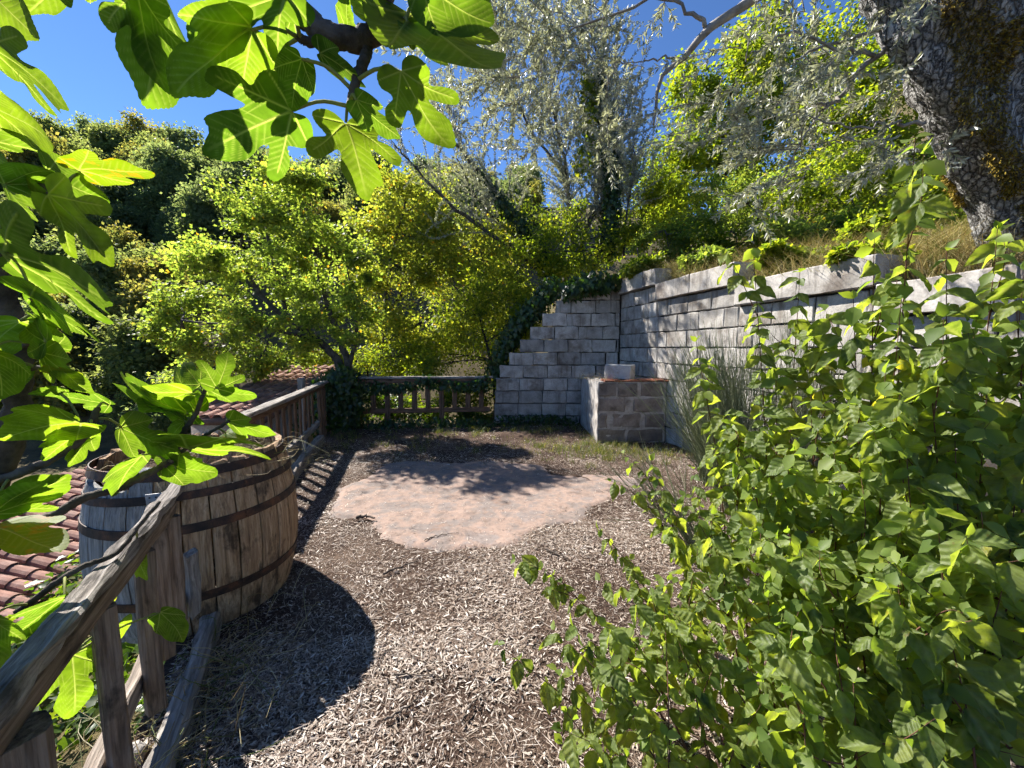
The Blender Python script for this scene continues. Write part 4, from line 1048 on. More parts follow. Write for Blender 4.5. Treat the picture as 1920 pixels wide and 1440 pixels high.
clump_tree('leafy_shrub', 'green shrub at the wall corner under the leaning olive stems', 'shrub', (1.829, 9.6, 3.057), [([(1.829, 9.6, 3.057), (1.751, 9.6, 3.82), (1.544, 9.6, 4.572)], 0.03, 0.01)], [((1.268, 9.39, 3.772), (0.46, 0.48, 0.52), 0.6), ((1.987, 9.807, 3.868), (0.48, 0.5, 0.48), 0.6), ((0.639, 9.477, 3.916), (0.53, 0.55, 0.59), 0.6),
 ((0.0, 9.572, 3.814), (0.6, 0.63, 0.6), 0.6), ((2.534, 9.9, 4.15), (0.34, 0.36, 0.55), 0.6), ((2.897, 9.811, 4.511), (0.34, 0.36, 0.54), 0.6),
 ((0.53, 9.886, 4.661), (0.62, 0.58, 0.55), 0.6), ((1.668, 9.572, 4.564), (0.53, 0.49, 0.46), 0.6)], MAT['green'], MAT['bark'], T_OVAL, 0.075, 9000, 'bushes behind the terrace', nsub=9, spread=0.38)

# ------------------------------------------------------------------ olives
def olive_whips(tm, lm, starts, dirs, lens, r0, lsize, step, droop=0.0, sub=0, wander=0.35):
    """thin shoots with opposite narrow leaves"""
    for s, d, l in zip(starts, dirs, lens):
        n = max(4, int(l / 0.09))
        P = [np.array(s, float)]; d = norm(np.array(d, float))
        for i in range(n):
            d = norm(d + rng.normal(0, wander * 0.22, 3) + np.array([0, 0, -droop * 0.08]))
            P.append(P[-1] + d * (l / n))
        P = np.array(P)
        tube(tm, P, np.linspace(r0, r0 * 0.3, len(P)), 4, cap=False)
        m_ = int(l / step)
        if m_ > 0:
            t = np.sort(rng.uniform(0.18, 1.0, m_)) * (len(P) - 1)
            i0 = np.minimum(t.astype(int), len(P) - 2); f = (t - i0)[:, None]
            C = P[i0] * (1 - f) + P[i0 + 1] * f
            T = norm(P[i0 + 1] - P[i0])
            for sgn in (1, -1):
                sd = norm(np.cross(T, rdir(m_))) * sgn
                A = norm(T * 0.75 + sd * 0.8)
                cloud(lm, C, A, norm(np.cross(A, rdir(m_))), lsize * rng.uniform(0.7, 1.25, m_), T_SLIM)
        if sub:
            k = int(rng.integers(2, 2 + sub * 2))
            j = rng.integers(1, len(P) - 1, k)
            sd = norm(P[np.minimum(j + 1, len(P) - 1)] - P[j - 1] + rdir(k) * 0.95 * np.linalg.norm(P[1] - P[0]) * 2)
            olive_whips(tm, lm, P[j], sd, l * rng.uniform(0.35, 0.65, k), r0 * 0.55, lsize, step, droop, sub - 1, wander)

MIDOLIVE = [([(1.222, 10.2, 3.148), (0.967, 10.2, 3.69), (0.407, 10.1, 4.465), (-0.333, 10.0, 5.276), (-1.046, 9.9, 6.182), (-1.795, 9.8, 7.051)], 0.13, 0.02, 31),
 ([(1.122, 10.3, 3.163), (0.276, 10.2, 3.959), (-0.805, 10.0, 4.631), (-1.697, 9.8, 5.265), (-2.435, 9.7, 6.028), (-2.803, 9.6, 6.427)], 0.075, 0.012, 26),
 ([(1.319, 10.2, 3.148), (1.565, 10.4, 4.55), (1.42, 10.5, 6.062), (1.027, 10.5, 7.763), (0.608, 10.5, 9.161)], 0.08, 0.015, 88),
 ([(1.597, 10.2, 3.148), (1.889, 10.2, 4.626), (2.283, 10.2, 5.415), (2.187, 10.1, 6.905), (1.74, 10.0, 8.682)], 0.07, 0.015, 84),
 ([(1.837, 10.0, 3.118), (2.389, 10.0, 4.567), (2.435, 9.9, 6.057), (2.267, 9.9, 7.653), (1.836, 9.9, 9.317)], 0.12, 0.02, 84),
 ([(0.821, 10.1, 3.67), (0.0, 10.4, 4.55), (-0.84, 10.5, 5.392), (-1.387, 10.5, 6.459), (-1.507, 10.5, 7.763)], 0.05, 0.012, 27),
 ([(2.78, 9.8, 3.867), (2.827, 9.8, 5.014), (3.006, 9.8, 6.012), (2.823, 9.8, 6.99)], 0.03, 0.01, 28),
 ([(1.42, 10.5, 6.062), (0.546, 10.4, 7.063), (-0.134, 10.3, 8.274), (-0.396, 10.3, 9.385)], 0.04, 0.01, 60)]
mo = empty('olive_tree', (1.0, 10.3, 2.2), 'silvery many-stemmed olive tree leaning over the corner of the block walls', 'tree', 'olive trees')
tm, wm_, lm = MB(), MB(), MB()
for pts, r0, r1, nw in MIDOLIVE:
    P = spline(pts, 26)
    P[1:-1] += rng.normal(0, 0.02, (24, 3))
    tube(tm, P, np.linspace(r0, r1, 26), 8, wob=0.08)
    j = rng.integers(6, 26, nw)
    T = norm(P[np.minimum(j + 1, 25)] - P[j - 1])
    d = norm(T * 0.9 + rdir(nw) * 0.75 + np.array([-0.05, 0, 0.55]))
    olive_whips(wm_, lm, P[j], d, rng.uniform(0.7, 1.9, nw), 0.010, 0.060, 0.0165, 0.25, 1, 0.4)
mobj('trunk', tm.mesh('trunk', MAT['bark'], True), mo)
mobj('branches', wm_.mesh('branches', MAT['twig']), mo)
mobj('crown', lm.mesh('crown', MAT['olive']), mo)

# old olive on the bank close to us: gnarled trunk with lichen and moss
m, N, L = new_mat('old_olive_bark')
v = coords(N, L, (1, 1, 1)); vs = coords(N, L, (17, 17, 2.4))
n0 = noise_n(N, L, v, 6, 5, 0.6)
va = N.new('ShaderNodeVectorMath'); va.operation = 'MULTIPLY_ADD'
va.inputs[1].default_value = (1, 1, 1)
cmb = N.new('ShaderNodeCombineXYZ')
for k in range(3): L.new(math_n(N, L, 'MULTIPLY', n0, 3.2), cmb.inputs[k])
L.new(vs, va.inputs[0]); L.new(cmb.outputs[0], va.inputs[2])
vo = N.new('ShaderNodeTexVoronoi'); vo.feature = 'DISTANCE_TO_EDGE'; vo.inputs['Scale'].default_value = 1.5
L.new(va.outputs[0], vo.inputs['Vector'])
n1 = noise_n(N, L, vs, 2.2, 8, 0.7, 0.6); n2 = noise_n(N, L, v, 2.0, 6, 0.62); n3 = noise_n(N, L, v, 60, 4, 0.7)
r1 = ramp(N, [(0.36, (0.20, 0.19, 0.175)), (0.5, (0.52, 0.51, 0.495)), (0.68, (0.78, 0.77, 0.75))]); L.new(n1, r1.inputs[0])
rv = ramp(N, [(0.0, (0.03, 0.028, 0.025)), (0.05, (0.35, 0.34, 0.33)), (0.2, (1, 1, 1))]); L.new(vo.outputs['Distance'], rv.inputs[0])
c = mixc(N, L, 0.85, r1.outputs[0], rv.outputs[0], 'MULTIPLY')
r2 = ramp(N, [(0.50, (0, 0, 0)), (0.58, (1, 1, 1))]); L.new(n2, r2.inputs[0])
c = mixc(N, L, math_n(N, L, 'MULTIPLY', r2.outputs[0], 0.35), c, (0.10, 0.085, 0.065))
hb_ = math_n(N, L, 'ADD', math_n(N, L, 'MULTIPLY', rv.outputs[0], 0.8), math_n(N, L, 'ADD', n1, math_n(N, L, 'MULTIPLY', n3, 0.35)))
MAT['olive_bark'] = finish(m, N, L, c, 0.95, hb_, 1.0, 0.05, 0.1)
MAT['moss'] = island_mat('amber_moss', [(0, (0.09, 0.065, 0.014)), (0.6, (0.24, 0.17, 0.028)), (1, (0.42, 0.30, 0.05))], 0.9, 0.1)

NEAROLIVE = {'limbs': [([(2.894, 2.9, 3.861), (2.82, 3.0, 4.149), (2.508, 3.1, 4.378), (2.068, 3.2, 4.394), (1.932, 3.3, 4.347), (1.613, 3.4, 4.178), (1.454, 3.5, 4.045),
             (1.298, 3.6, 3.924), (1.25, 3.6, 3.558)],
            0.07, 0.008),
           ([(1.613, 3.4, 4.178), (1.544, 3.4, 4.25), (1.432, 3.4, 4.33), (1.225, 3.5, 4.513), (0.804, 3.7, 4.497), (0.55, 3.8, 4.495), (0.216, 3.9, 4.362)], 0.02,
            0.005),
           ([(2.752, 2.9, 3.792), (2.63, 3.0, 3.707), (2.507, 3.1, 3.526), (2.424, 3.1, 3.45), (2.251, 3.2, 3.518), (2.065, 3.2, 3.49)], 0.022, 0.005),
           ([(2.783, 2.9, 3.861), (2.616, 3.0, 3.867), (2.159, 3.1, 3.766), (2.055, 3.1, 3.526)], 0.016, 0.004),
           ([(2.942, 2.9, 3.195), (2.743, 2.95, 3.208), (2.516, 3.0, 3.228), (2.115, 3.1, 3.362)], 0.013, 0.004),
           ([(2.424, 3.1, 3.45), (2.311, 3.1, 3.336), (2.202, 3.1, 3.151), (2.2, 3.2, 3.041)], 0.01, 0.003),
           ([(1.454, 3.5, 4.045), (1.208, 3.6, 4.098), (0.883, 3.6, 4.072)], 0.01, 0.003),
           ([(2.63, 3.0, 3.707), (2.317, 3.0, 3.76), (2.067, 3.1, 3.943), (1.817, 3.2, 3.828)], 0.014, 0.004)],
 'r': [0.32, 0.235, 0.215, 0.24, 0.28, 0.34, 0.42],
 'sprays': [((0.549, 3.9, 4.64), (0.35, 0.27999999999999997, 0.21), 13, 0.8), ((0.258, 4.0, 4.385), (0.32, 0.256, 0.192), 13, 0.8),
            ((0.656, 3.9, 4.221), (0.3, 0.24, 0.18), 11, 0.7), ((0.051, 4.0, 4.623), (0.3, 0.24, 0.18), 12, 0.7), ((0.16, 4.1, 4.057), (0.3, 0.24, 0.18), 10, 0.7),
            ((0.603, 4.2, 4.014), (0.3, 0.24, 0.18), 8, 0.7), ((0.954, 3.9, 4.408), (0.25, 0.2, 0.15), 7, 0.6),
            ((2.147, 3.2, 3.828), (0.22, 0.17600000000000002, 0.132), 7, 0.6), ((1.962, 3.2, 3.478), (0.2, 0.16000000000000003, 0.12), 6, 0.6),
            ((2.335, 3.2, 3.518), (0.22, 0.17600000000000002, 0.132), 8, 0.6), ((2.474, 3.1, 3.832), (0.22, 0.17600000000000002, 0.132), 8, 0.6),
            ((2.733, 3.1, 3.609), (0.2, 0.16000000000000003, 0.12), 6, 0.6), ((2.192, 3.2, 3.161), (0.2, 0.16000000000000003, 0.12), 5, 0.6),
            ((2.566, 3.1, 3.19), (0.22, 0.17600000000000002, 0.132), 6, 0.6), ((2.607, 3.0, 3.974), (0.25, 0.2, 0.15), 7, 0.6),
            ((2.258, 3.1, 4.053), (0.25, 0.2, 0.15), 7, 0.6), ((1.819, 3.3, 3.333), (0.15, 0.12, 0.09), 4, 0.5), ((2.988, 3.1, 3.035), (0.12, 0.096, 0.072), 3, 0.4),
            ((2.012, 3.3, 3.002), (0.12, 0.096, 0.072), 3, 0.5), ((1.252, 3.5, 4.369), (0.12, 0.096, 0.072), 1, 0.5)],
 'trunk': [(4.604, 3.1, 1.736), (4.163, 3.05, 2.225), (3.809, 3.0, 2.684), (3.481, 2.95, 3.113), (3.241, 2.9, 3.479), (3.059, 2.85, 3.855), (2.917, 2.8, 4.301)]}
oo = empty('olive_tree', NEAROLIVE['trunk'][0], 'old gnarled olive tree with pale lichen and amber moss on the bank', 'tree', 'olive trees')
tm = MB()
P = spline(NEAROLIVE['trunk'], 90)
n, sd = len(P), 72
T = norm(np.gradient(P, axis=0)); A = norm(np.cross(T, (0, 1, 0.2))); Bv = np.cross(T, A)
rad = np.interp(np.linspace(0, 1, n), np.linspace(0, 1, len(NEAROLIVE['r'])), NEAROLIVE['r'])
V = np.zeros((n, sd, 3)); moss_p, moss_n = [], []
for i in range(n):
    for j in range(sd):
        a = 2 * math.pi * j / sd
        tw = a + i * 0.03
        dirv = A[i] * math.cos(a) + Bv[i] * math.sin(a)
        q = P[i] + dirv * rad[i]
        flute = 0.10 * math.sin(3 * tw + 1.1) + 0.07 * math.sin(5 * tw + 0.4 + i * 0.05)
        d = 1 + 1.3 * flute + 0.16 * noise.fractal(Vector(q) * 3.2, 0.9, 2.0, 4) + 0.12 * abs(noise.noise(Vector((q[0] * 22, q[1] * 22, q[2] * 6))))
        V[i, j] = P[i] + dirv * rad[i] * d
ii = np.arange(n - 1)[:, None] * sd; jj = np.arange(sd)[None]
tm.add(V.reshape(-1, 3), np.stack([ii + jj, ii + (jj + 1) % sd, ii + sd + (jj + 1) % sd, ii + sd + jj], -1).reshape(-1, 4))
mobj('trunk', tm.mesh('trunk', MAT['olive_bark'], True), oo)
# moss cushions: tufts standing on the trunk where the noise is high
cand = rng.integers(0, n, 110000), rng.integers(0, sd, 110000)
Q = V[cand]
Dn = norm(Q - P[cand[0]])
mk = np.array([noise.noise(Vector((q[0] * 2.6 + 3, q[1] * 2.6, q[2] * 1.5 + 1.3))) for q in Q])
band = np.exp(-(((np.arctan2(Dn[:, 1], Dn[:, 0]) + 2.3 + math.pi) % (2 * math.pi) - math.pi) / 0.38) ** 2)
mt = (0.55 * mk + 0.55 * band - 0.4 * (cand[0] < 34)) > 0.22
Qm, Dm = Q[mt] + rng.normal(0, 0.012, (mt.sum(), 3)), Dn[mt]
mm = MB()
cloud(mm, Qm, norm(Dm + rdir(len(Qm)) * 0.6 + np.array([0, 0, -0.5])), rdir(len(Qm)), rng.uniform(0.014, 0.036, len(Qm)), tpl_diamond(0.16, 0.02))
mobj('moss', mm.mesh('moss', MAT['moss']), oo)
wm_, lm = MB(), MB()
for pts, r0, r1 in NEAROLIVE['limbs']:
    P = spline(pts, 22)
    P[1:-1] += rng.normal(0, 0.010, (20, 3))
    tube(wm_, P, np.linspace(r0, r1, 22), 7, wob=0.08)
mobj('limbs', wm_.mesh('limbs', MAT['twig'], True), oo)
wm_ = MB()
for (p, sx, cnt, l0) in NEAROLIVE['sprays']:
    p = np.array(p)
    st = p + rng.normal(0, 1, (cnt, 3)) * np.array(sx)
    d = norm(rdir(cnt) * 0.8 + np.array([-0.55, -0.1, -0.15]))
    olive_whips(wm_, lm, st, d, rng.uniform(0.5, 1.2, cnt) * l0, 0.0045, 0.054, 0.0145, 0.5, 1, 0.45)
mobj('branches', wm_.mesh('branches', MAT['twig']), oo)
mobj('crown', lm.mesh('crown', MAT['olive']), oo)

# ------------------------------------------------------------------ ivy
def ivy_mass(name, label, pts, rad, n, size, group='ivy and creepers', mat='ivy', stemr=0.008):
    """leaves over a set of balls, facing outwards"""
    t = empty(name, tuple(np.mean(np.array(pts), 0)), label, 'ivy', group)
    pts = np.array(pts, float)
    sm = MB()
    tube(sm, spline(pts, max(6, 4 * len(pts))), stemr, 5)
    mobj('stem', sm.mesh('stem', MAT['dark_bark']), t)
    rad = np.broadcast_to(np.asarray(rad, float), (len(pts),)) if np.ndim(rad) else np.full(len(pts), rad)
    PP = spline(pts, 60); RR = np.interp(np.linspace(0, 1, 60), np.linspace(0, 1, len(rad)), rad)
    k = rng.integers(0, 60, n)
    D = rdir(n)
    r_ = RR[k] * rng.uniform(0.45, 1.1, n)
    r_ *= 1 + 0.35 * np.array([noise.noise(Vector(PP[a] * 2.5) + Vector(b) * 1.5) for a, b in zip(k, D)])
    C = PP[k] + D * r_[:, None]
    lm_ = MB()
    cloud(lm_, C, norm(rdir(n) * 0.6 + np.array([0, 0, -1.0])), norm(D + np.array([0, -0.3, 0.4]) + rdir(n) * 0.4), size * rng.uniform(0.6, 1.3, n), tpl_ivy())
    mobj('foliage', lm_.mesh('foliage', MAT[mat]), t)
    return t
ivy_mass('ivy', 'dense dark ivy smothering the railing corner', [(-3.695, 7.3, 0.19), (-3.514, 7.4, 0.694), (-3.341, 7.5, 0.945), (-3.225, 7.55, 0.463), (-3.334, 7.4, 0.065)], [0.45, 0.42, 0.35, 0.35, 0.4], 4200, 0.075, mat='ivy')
ivy_mass('ivy', 'broad-leaved ivy hanging over the top of the shaded block wall', [(1.083, 7.95, 2.722), (1.406, 7.95, 2.86), (1.772, 7.9, 2.883), (2.215, 7.95, 2.913)], [0.2, 0.22, 0.22, 0.16], 900, 0.1, mat='ivy')
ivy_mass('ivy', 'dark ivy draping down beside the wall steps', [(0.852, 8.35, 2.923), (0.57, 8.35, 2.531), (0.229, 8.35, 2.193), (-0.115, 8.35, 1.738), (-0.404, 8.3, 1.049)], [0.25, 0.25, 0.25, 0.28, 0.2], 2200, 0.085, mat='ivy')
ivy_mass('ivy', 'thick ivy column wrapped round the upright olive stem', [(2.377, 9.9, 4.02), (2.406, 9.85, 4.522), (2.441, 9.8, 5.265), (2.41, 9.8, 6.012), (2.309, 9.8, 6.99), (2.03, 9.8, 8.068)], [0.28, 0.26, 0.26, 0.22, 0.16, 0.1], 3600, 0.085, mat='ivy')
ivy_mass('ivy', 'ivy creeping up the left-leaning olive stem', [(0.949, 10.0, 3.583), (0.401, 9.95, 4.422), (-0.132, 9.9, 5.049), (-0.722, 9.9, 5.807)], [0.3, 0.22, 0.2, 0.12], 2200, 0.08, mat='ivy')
ivy_mass('ivy', 'yellow-green creeper hanging high in the middle olive stems', [(1.706, 9.9, 5.807), (1.886, 9.9, 6.677), (1.935, 9.9, 7.532), (1.797, 9.9, 8.015)], [0.3, 0.35, 0.3, 0.2], 900, 0.085, mat='green')
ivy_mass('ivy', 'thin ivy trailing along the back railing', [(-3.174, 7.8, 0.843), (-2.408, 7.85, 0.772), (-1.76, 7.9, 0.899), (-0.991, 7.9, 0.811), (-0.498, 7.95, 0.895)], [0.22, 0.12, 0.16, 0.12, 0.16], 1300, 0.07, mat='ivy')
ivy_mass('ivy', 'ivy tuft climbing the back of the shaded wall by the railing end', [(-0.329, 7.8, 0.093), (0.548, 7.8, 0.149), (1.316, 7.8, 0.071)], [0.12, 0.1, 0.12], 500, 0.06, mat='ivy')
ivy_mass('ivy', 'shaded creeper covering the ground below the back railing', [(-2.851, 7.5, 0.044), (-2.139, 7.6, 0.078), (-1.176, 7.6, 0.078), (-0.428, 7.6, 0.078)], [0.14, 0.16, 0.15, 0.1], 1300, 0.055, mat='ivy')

# ------------------------------------------------------------------ grass
MAT['straw'] = leaf_mat('dry_grass', [(0, (0.16, 0.11, 0.05)), (0.3, (0.30, 0.23, 0.11)), (0.6, (0.48, 0.41, 0.24)), (0.72, (0.55, 0.5, 0.34)), (0.8, (0.10, 0.13, 0.03)), (1, (0.17, 0.19, 0.05))], (1.2, 1.15, 0.7), 0.35, 1.0, 0.6, 0.2)
MAT['grass'] = leaf_mat('green_grass', [(0, (0.06, 0.09, 0.02)), (0.6, (0.11, 0.13, 0.03)), (1, (0.28, 0.23, 0.09))], (1.8, 1.9, 0.6), 0.4, 1.0, 0.5, 0.25)
def blades(mb, C, h, lean, w):
    """bent grass blades: 3 points along, 2 quads each"""
    n = len(C)
    d = rdir(n); d[:, 2] = 0; d = norm(d)
    sd = np.cross(d, (0, 0, 1))
    h = np.broadcast_to(h, (n,))[:, None]; lean = np.broadcast_to(lean, (n,))[:, None]; w = np.broadcast_to(w, (n,))[:, None]
    up = np.array([0, 0, 1.0])
    p0 = C; p1 = C + up * h * 0.6 + d * lean * h * 0.3; p2 = C + up * h * 0.92 + d * lean * h * 1.0
    V = np.stack([p0 - sd * w, p0 + sd * w, p1 - sd * w * .8, p1 + sd * w * .8, p2], 1).reshape(-1, 3)
    b = np.arange(n)[:, None] * 5
    mb.add(V, b + np.array([[0, 1, 3, 2]]), b + np.array([[2, 3, 4]]))
def scatter_bank(n, fx, size):
    """tufts on the bank; fx gives x,y"""
    XY = np.array([fx() for _ in range(n // 14)])
    XY = np.repeat(XY, 14, 0) + rng.normal(0, 0.07, (len(XY) * 14, 2))
    XY[:, 0] = np.where(XY[:, 1] < 8.1, np.maximum(XY[:, 0], WX + WS * (WY - XY[:, 1]) + 0.13), XY[:, 0])
    return np.array([(x, y, bank_z(x, y) - 0.02) for x, y in XY])
def near_bank():
    y = random.uniform(0.5, 8.6)
    return (xw(min(y, 8.1)) + 0.15 + abs(random.gauss(0, 0.9)), y)
def mid_bank():
    y = random.uniform(1, 16)
    return (xw(min(y, 8.1)) + 0.3 + random.uniform(0, 7), y)
gm = MB()
C = scatter_bank(52000, near_bank, 0)
blades(gm, C, rng.uniform(0.08, 0.50, len(C)), rng.uniform(0.2, 1.7, len(C)), rng.uniform(0.0015, 0.0042, len(C)))
C = scatter_bank(22000, mid_bank, 0)
blades(gm, C, rng.uniform(0.15, 0.5, len(C)), rng.uniform(0.2, 1.3, len(C)), rng.uniform(0.002, 0.005, len(C)))
g_ = tag(mobj('dry_grass', gm.mesh('dry_grass', MAT['straw'])), 'tall dry straw grass growing on the bank above the block wall', 'grass', kind='stuff')
# green tufts at the foot of the pier and along the walls
gm = MB()
C = []
for _ in range(260):
    r_ = random.random()
    if r_ < 0.55: x, y = random.gauss(1.4, 0.75), random.gauss(5.9, 0.35)
    elif r_ < 0.8: x, y = random.uniform(-0.8, 1.4), random.gauss(7.4, 0.3)
    else: x, y = random.gauss(-2.2, 0.9), random.gauss(6.6, 0.6)
    if x > xw(y) - 0.1 or y > 7.9 or (x > px0 - 0.03 and y > py0 - 0.03) or x < xl(y): continue
    k = random.randrange(12, 40)
    for _k in range(k): C.append((x + random.gauss(0, 0.05), y + random.gauss(0, 0.05)))
C = np.array([(a, b, floor_z(a, b)) for a, b in C])
blades(gm, C, rng.uniform(0.03, 0.13, len(C)), rng.uniform(0.3, 1.4, len(C)), rng.uniform(0.0012, 0.003, len(C)))
tag(mobj('green_grass', gm.mesh('green_grass', MAT['grass'])), 'short green grass tufts round the foot of the masonry pier', 'grass', kind='stuff')

# weeds and creepers on the slope outside the railing
um_ = MB()
n = 9000
y = rng.uniform(0.1, 6.0, n); d_ = 0.25 + 3.2 * rng.uniform(0, 1, n) ** 1.3
x = np.array([xl(q) for q in y]) - d_
keep = np.array([noise.noise(Vector((p_ * 1.3, q_ * 1.3, 5))) > -0.25 for p_, q_ in zip(x, y)])
x, y = x[keep], y[keep]
C = np.array([(p_, q_, bank_z(p_, q_) + abs(random.gauss(0, 0.16))) for p_, q_ in zip(x, y)])
cloud(um_, C, norm(rdir(len(C)) + np.array([0, 0, -0.3])), norm(rdir(len(C)) * 0.6 + np.array([0, 0, 1.0])), rng.uniform(0.04, 0.11, len(C)), tpl_ivy())
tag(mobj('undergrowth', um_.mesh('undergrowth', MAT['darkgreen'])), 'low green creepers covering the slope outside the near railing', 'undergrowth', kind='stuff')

# ------------------------------------------------------------------ leaf litter, twigs
MAT['litter'] = leaf_mat('dry_olive_litter', [(0, (0.07, 0.042, 0.030)), (0.25, (0.19, 0.13, 0.095)), (0.6, (0.35, 0.275, 0.215)), (0.85, (0.50, 0.425, 0.36)), (1, (0.68, 0.61, 0.54))], (1, 1, 1), 0.12, 0.8, 0.5, 0.35)
def litter_density(x, y):
    d = np.ones(len(x))
    nz = np.array([noise.fractal(Vector((a * 1.1, b * 1.1, 7.7)), 0.9, 2.0, 3) for a, b in zip(x, y)])
    d *= np.clip(0.58 + 1.5 * nz, 0.13, 1)
    big, small = cc + (SP - cc) * 1.0, cc + (SP - cc) * 0.76
    nz2 = np.array([noise.fractal(Vector((a * 2.6, b * 2.6, 1.7)), 0.9, 2.0, 4) for a, b in zip(x, y)])
    d *= np.where(inside(x, y, small), 0.02 + 0.10 * np.clip(nz2, 0, 1), np.where(inside(x, y, big), np.clip(0.42 + 1.2 * nz2, 0.08, 0.95), 1))
    # mossy dark patch next to the barrel
    e = ((x + 1.15) / 0.6) ** 2 + ((y - 2.75) / 0.8) ** 2
    d *= np.where(e < 1, 0.3 + 0.5 * e, 1)
    d *= np.where(y > 5.6, 0.6, 1)
    return d
lt = MB()
tplL = (np.array([(0, 0, 0), (.08, .3, .02), (.08, .68, .03), (0, 1, 0), (-.08, .68, .03), (-.08, .3, .02)], float), np.array([(0, 1, 5), (1, 2, 4), (1, 4, 5), (2, 3, 4)]))
for (n, ya, yb, s) in ((80000, 0.75, 2.0, 0.031), (75000, 1.6, 3.4, 0.034), (40000, 3.0, 5.4, 0.040), (20000, 5.0, 8.0, 0.050)):
    y = rng.uniform(ya, yb, n); t = rng.uniform(0, 1, n)
    a = np.array([xl(v_) - 0.1 for v_ in y]); b = np.minimum(xw(y), 3.2)
    if yb < 3.5: b = np.minimum(b, 2.0)
    x = a + (b - a) * t
    k = rng.uniform(0, 1, n) < litter_density(x, y)
    x, y = x[k], y[k]; m_ = len(x)
    z = np.array([floor_z(a_, b_) for a_, b_ in zip(x, y)]) + rng.uniform(0.002, 0.016, m_)
    A = rdir(m_); A[:, 2] *= 0.13
    cloud(lt, np.stack([x, y, z], 1), A, norm(np.array([0, 0, 1.0]) + rdir(m_) * 0.36), s * (0.3 + 1.0 * rng.uniform(0, 1, m_) ** 1.4), tplL, rng.uniform(0.6, 1.5, m_))
# fine fragments between the leaves
n = 60000
y = 0.8 + 5.0 * rng.uniform(0, 1, n) ** 1.6; a = np.array([xl(v_) for v_ in y]); x = a + (np.minimum(xw(y), 2.4) - a) * rng.uniform(0, 1, n)
k = ~inside(x, y, SP) | (rng.uniform(0, 1, n) < 0.25)
x, y = x[k], y[k]
z = np.array([floor_z(a_, b_) for a_, b_ in zip(x, y)]) + rng.uniform(0.002, 0.012, len(x)) + np.where(inside(x, y, SP), 0.012, 0)
cloud(lt, np.stack([x, y, z], 1), rdir(len(x)) * (1, 1, 0.3), norm(np.array([0, 0, 1.0]) + rdir(len(x)) * 0.6), rng.uniform(0.006, 0.017, len(x)), tpl_diamond(0.22, 0.06, 0.5))
# brown crumbs and straw bits
n = 42000
y = rng.uniform(0.8, 6.5, n); a = np.array([xl(v_) for v_ in y]); x = a + (np.minimum(xw(y), 2.6) - a) * rng.uniform(0, 1, n)
k = ~inside(x, y, SP) | (rng.uniform(0, 1, n) < 0.14)
x, y = x[k], y[k]
z = np.array([floor_z(a_, b_) for a_, b_ in zip(x, y)]) + rng.uniform(0.004, 0.02, len(x))
A = rdir(len(x)); A[:, 2] *= 0.12
cloud(lt, np.stack([x, y, z], 1), A, norm(np.array([0, 0, 1.0]) + rdir(len(x)) * 0.3), rng.uniform(0.02, 0.11, len(x)), tpl_diamond(0.015, 0.006, 0.5))
tag(mobj('leaf_litter', lt.mesh('leaf_litter', MAT['litter'])), 'pale dry olive leaves and straw littering the terrace floor', 'leaf litter', kind='stuff')
MAT['dead_twig'] = plain_mat('dead_twig', (0.05, 0.038, 0.03), (0.16, 0.125, 0.10), 12)
TWIGS = [('thick dark stick lying on the near left edge of the pink slab', [(-1.439, 3.419), (-1.364, 3.441), (-1.263, 3.408)], 0.016),
 ('slender dark twig lying in the litter just before the slab', [(-0.904, 2.556), (-0.807, 2.633), (-0.697, 2.716)], 0.008),
 ('pale cut stick at the right front corner of the slab', [(0.259, 2.88), (0.347, 2.803), (0.418, 2.73)], 0.01),
 ('long dark twig across the litter at bottom centre', [(-0.213, 1.488), (-0.188, 1.553), (-0.135, 1.623)], 0.005),
 ('thin pale twig in the litter right of the barrel shadow', [(-0.572, 1.732), (-0.465, 1.72), (-0.312, 1.702)], 0.005),
 ('dark curved twig lying on the pink slab', [(-0.716, 3.012), (-0.628, 3.1), (-0.457, 3.156)], 0.005),
 ('crooked dark twig in the litter below the barrel shadow edge', [(-0.542, 1.498), (-0.47, 1.551), (-0.424, 1.602)], 0.006),
 ('thin twig between slab and masonry pier', [(0.634, 4.954), (0.804, 4.699), (0.932, 4.505)], 0.007)]
for (lab, pts, r0) in TWIGS:
    tb_ = MB()
    P = spline([(p[0], p[1], floor_z(p[0], p[1]) + 0.018 + r0) for p in pts], 14)
    P[1:-1] += rng.normal(0, 0.004, (12, 3))
    tube(tb_, P, np.linspace(r0, r0 * 0.45, 14), 6, wob=0.12)
    tag(mobj('fallen_twig', tb_.mesh('fallen_twig', MAT['dead_twig'])), lab, 'twig', 'twigs lying on the terrace')
# straw tangle in the barrel, along the near edging and on the pier top
def straw(name, label, cen, sx, n, l, parent=None, lift=0.6):
    sm = MB()
    for _ in range(n):
        p = np.array(cen) + rng.normal(0, 1, 3) * np.array(sx)
        d = rdir(1)[0]; d[2] = abs(d[2]) * lift
        ll = l * rng.uniform(0.4, 1.3)
        c_ = p + d * ll * 0.5 + rng.normal(0, 0.12, 3) * ll
        e_ = p + d * ll + np.array([0, 0, -0.25 * ll])
        tube(sm, spline([p, c_, e_], 6), np.linspace(0.0022, 0.0009, 6), 3, cap=False)
    o = mobj(name, sm.mesh(name, MAT['straw']), parent)
    if label: tag(o, label, 'straw', kind='stuff')
    return o
straw('dry_straw', 'tangle of dry weeds and straw filling the top of the barrel', (BX + 0.08, BY, 0.90), (0.2, 0.2, 0.015), 330, 0.24)
straw('dry_straw', 'dry straw caught between the near railing and the edging beam', (-1.42, 1.45, 0.05), (0.16, 0.30, 0.02), 300, 0.30)
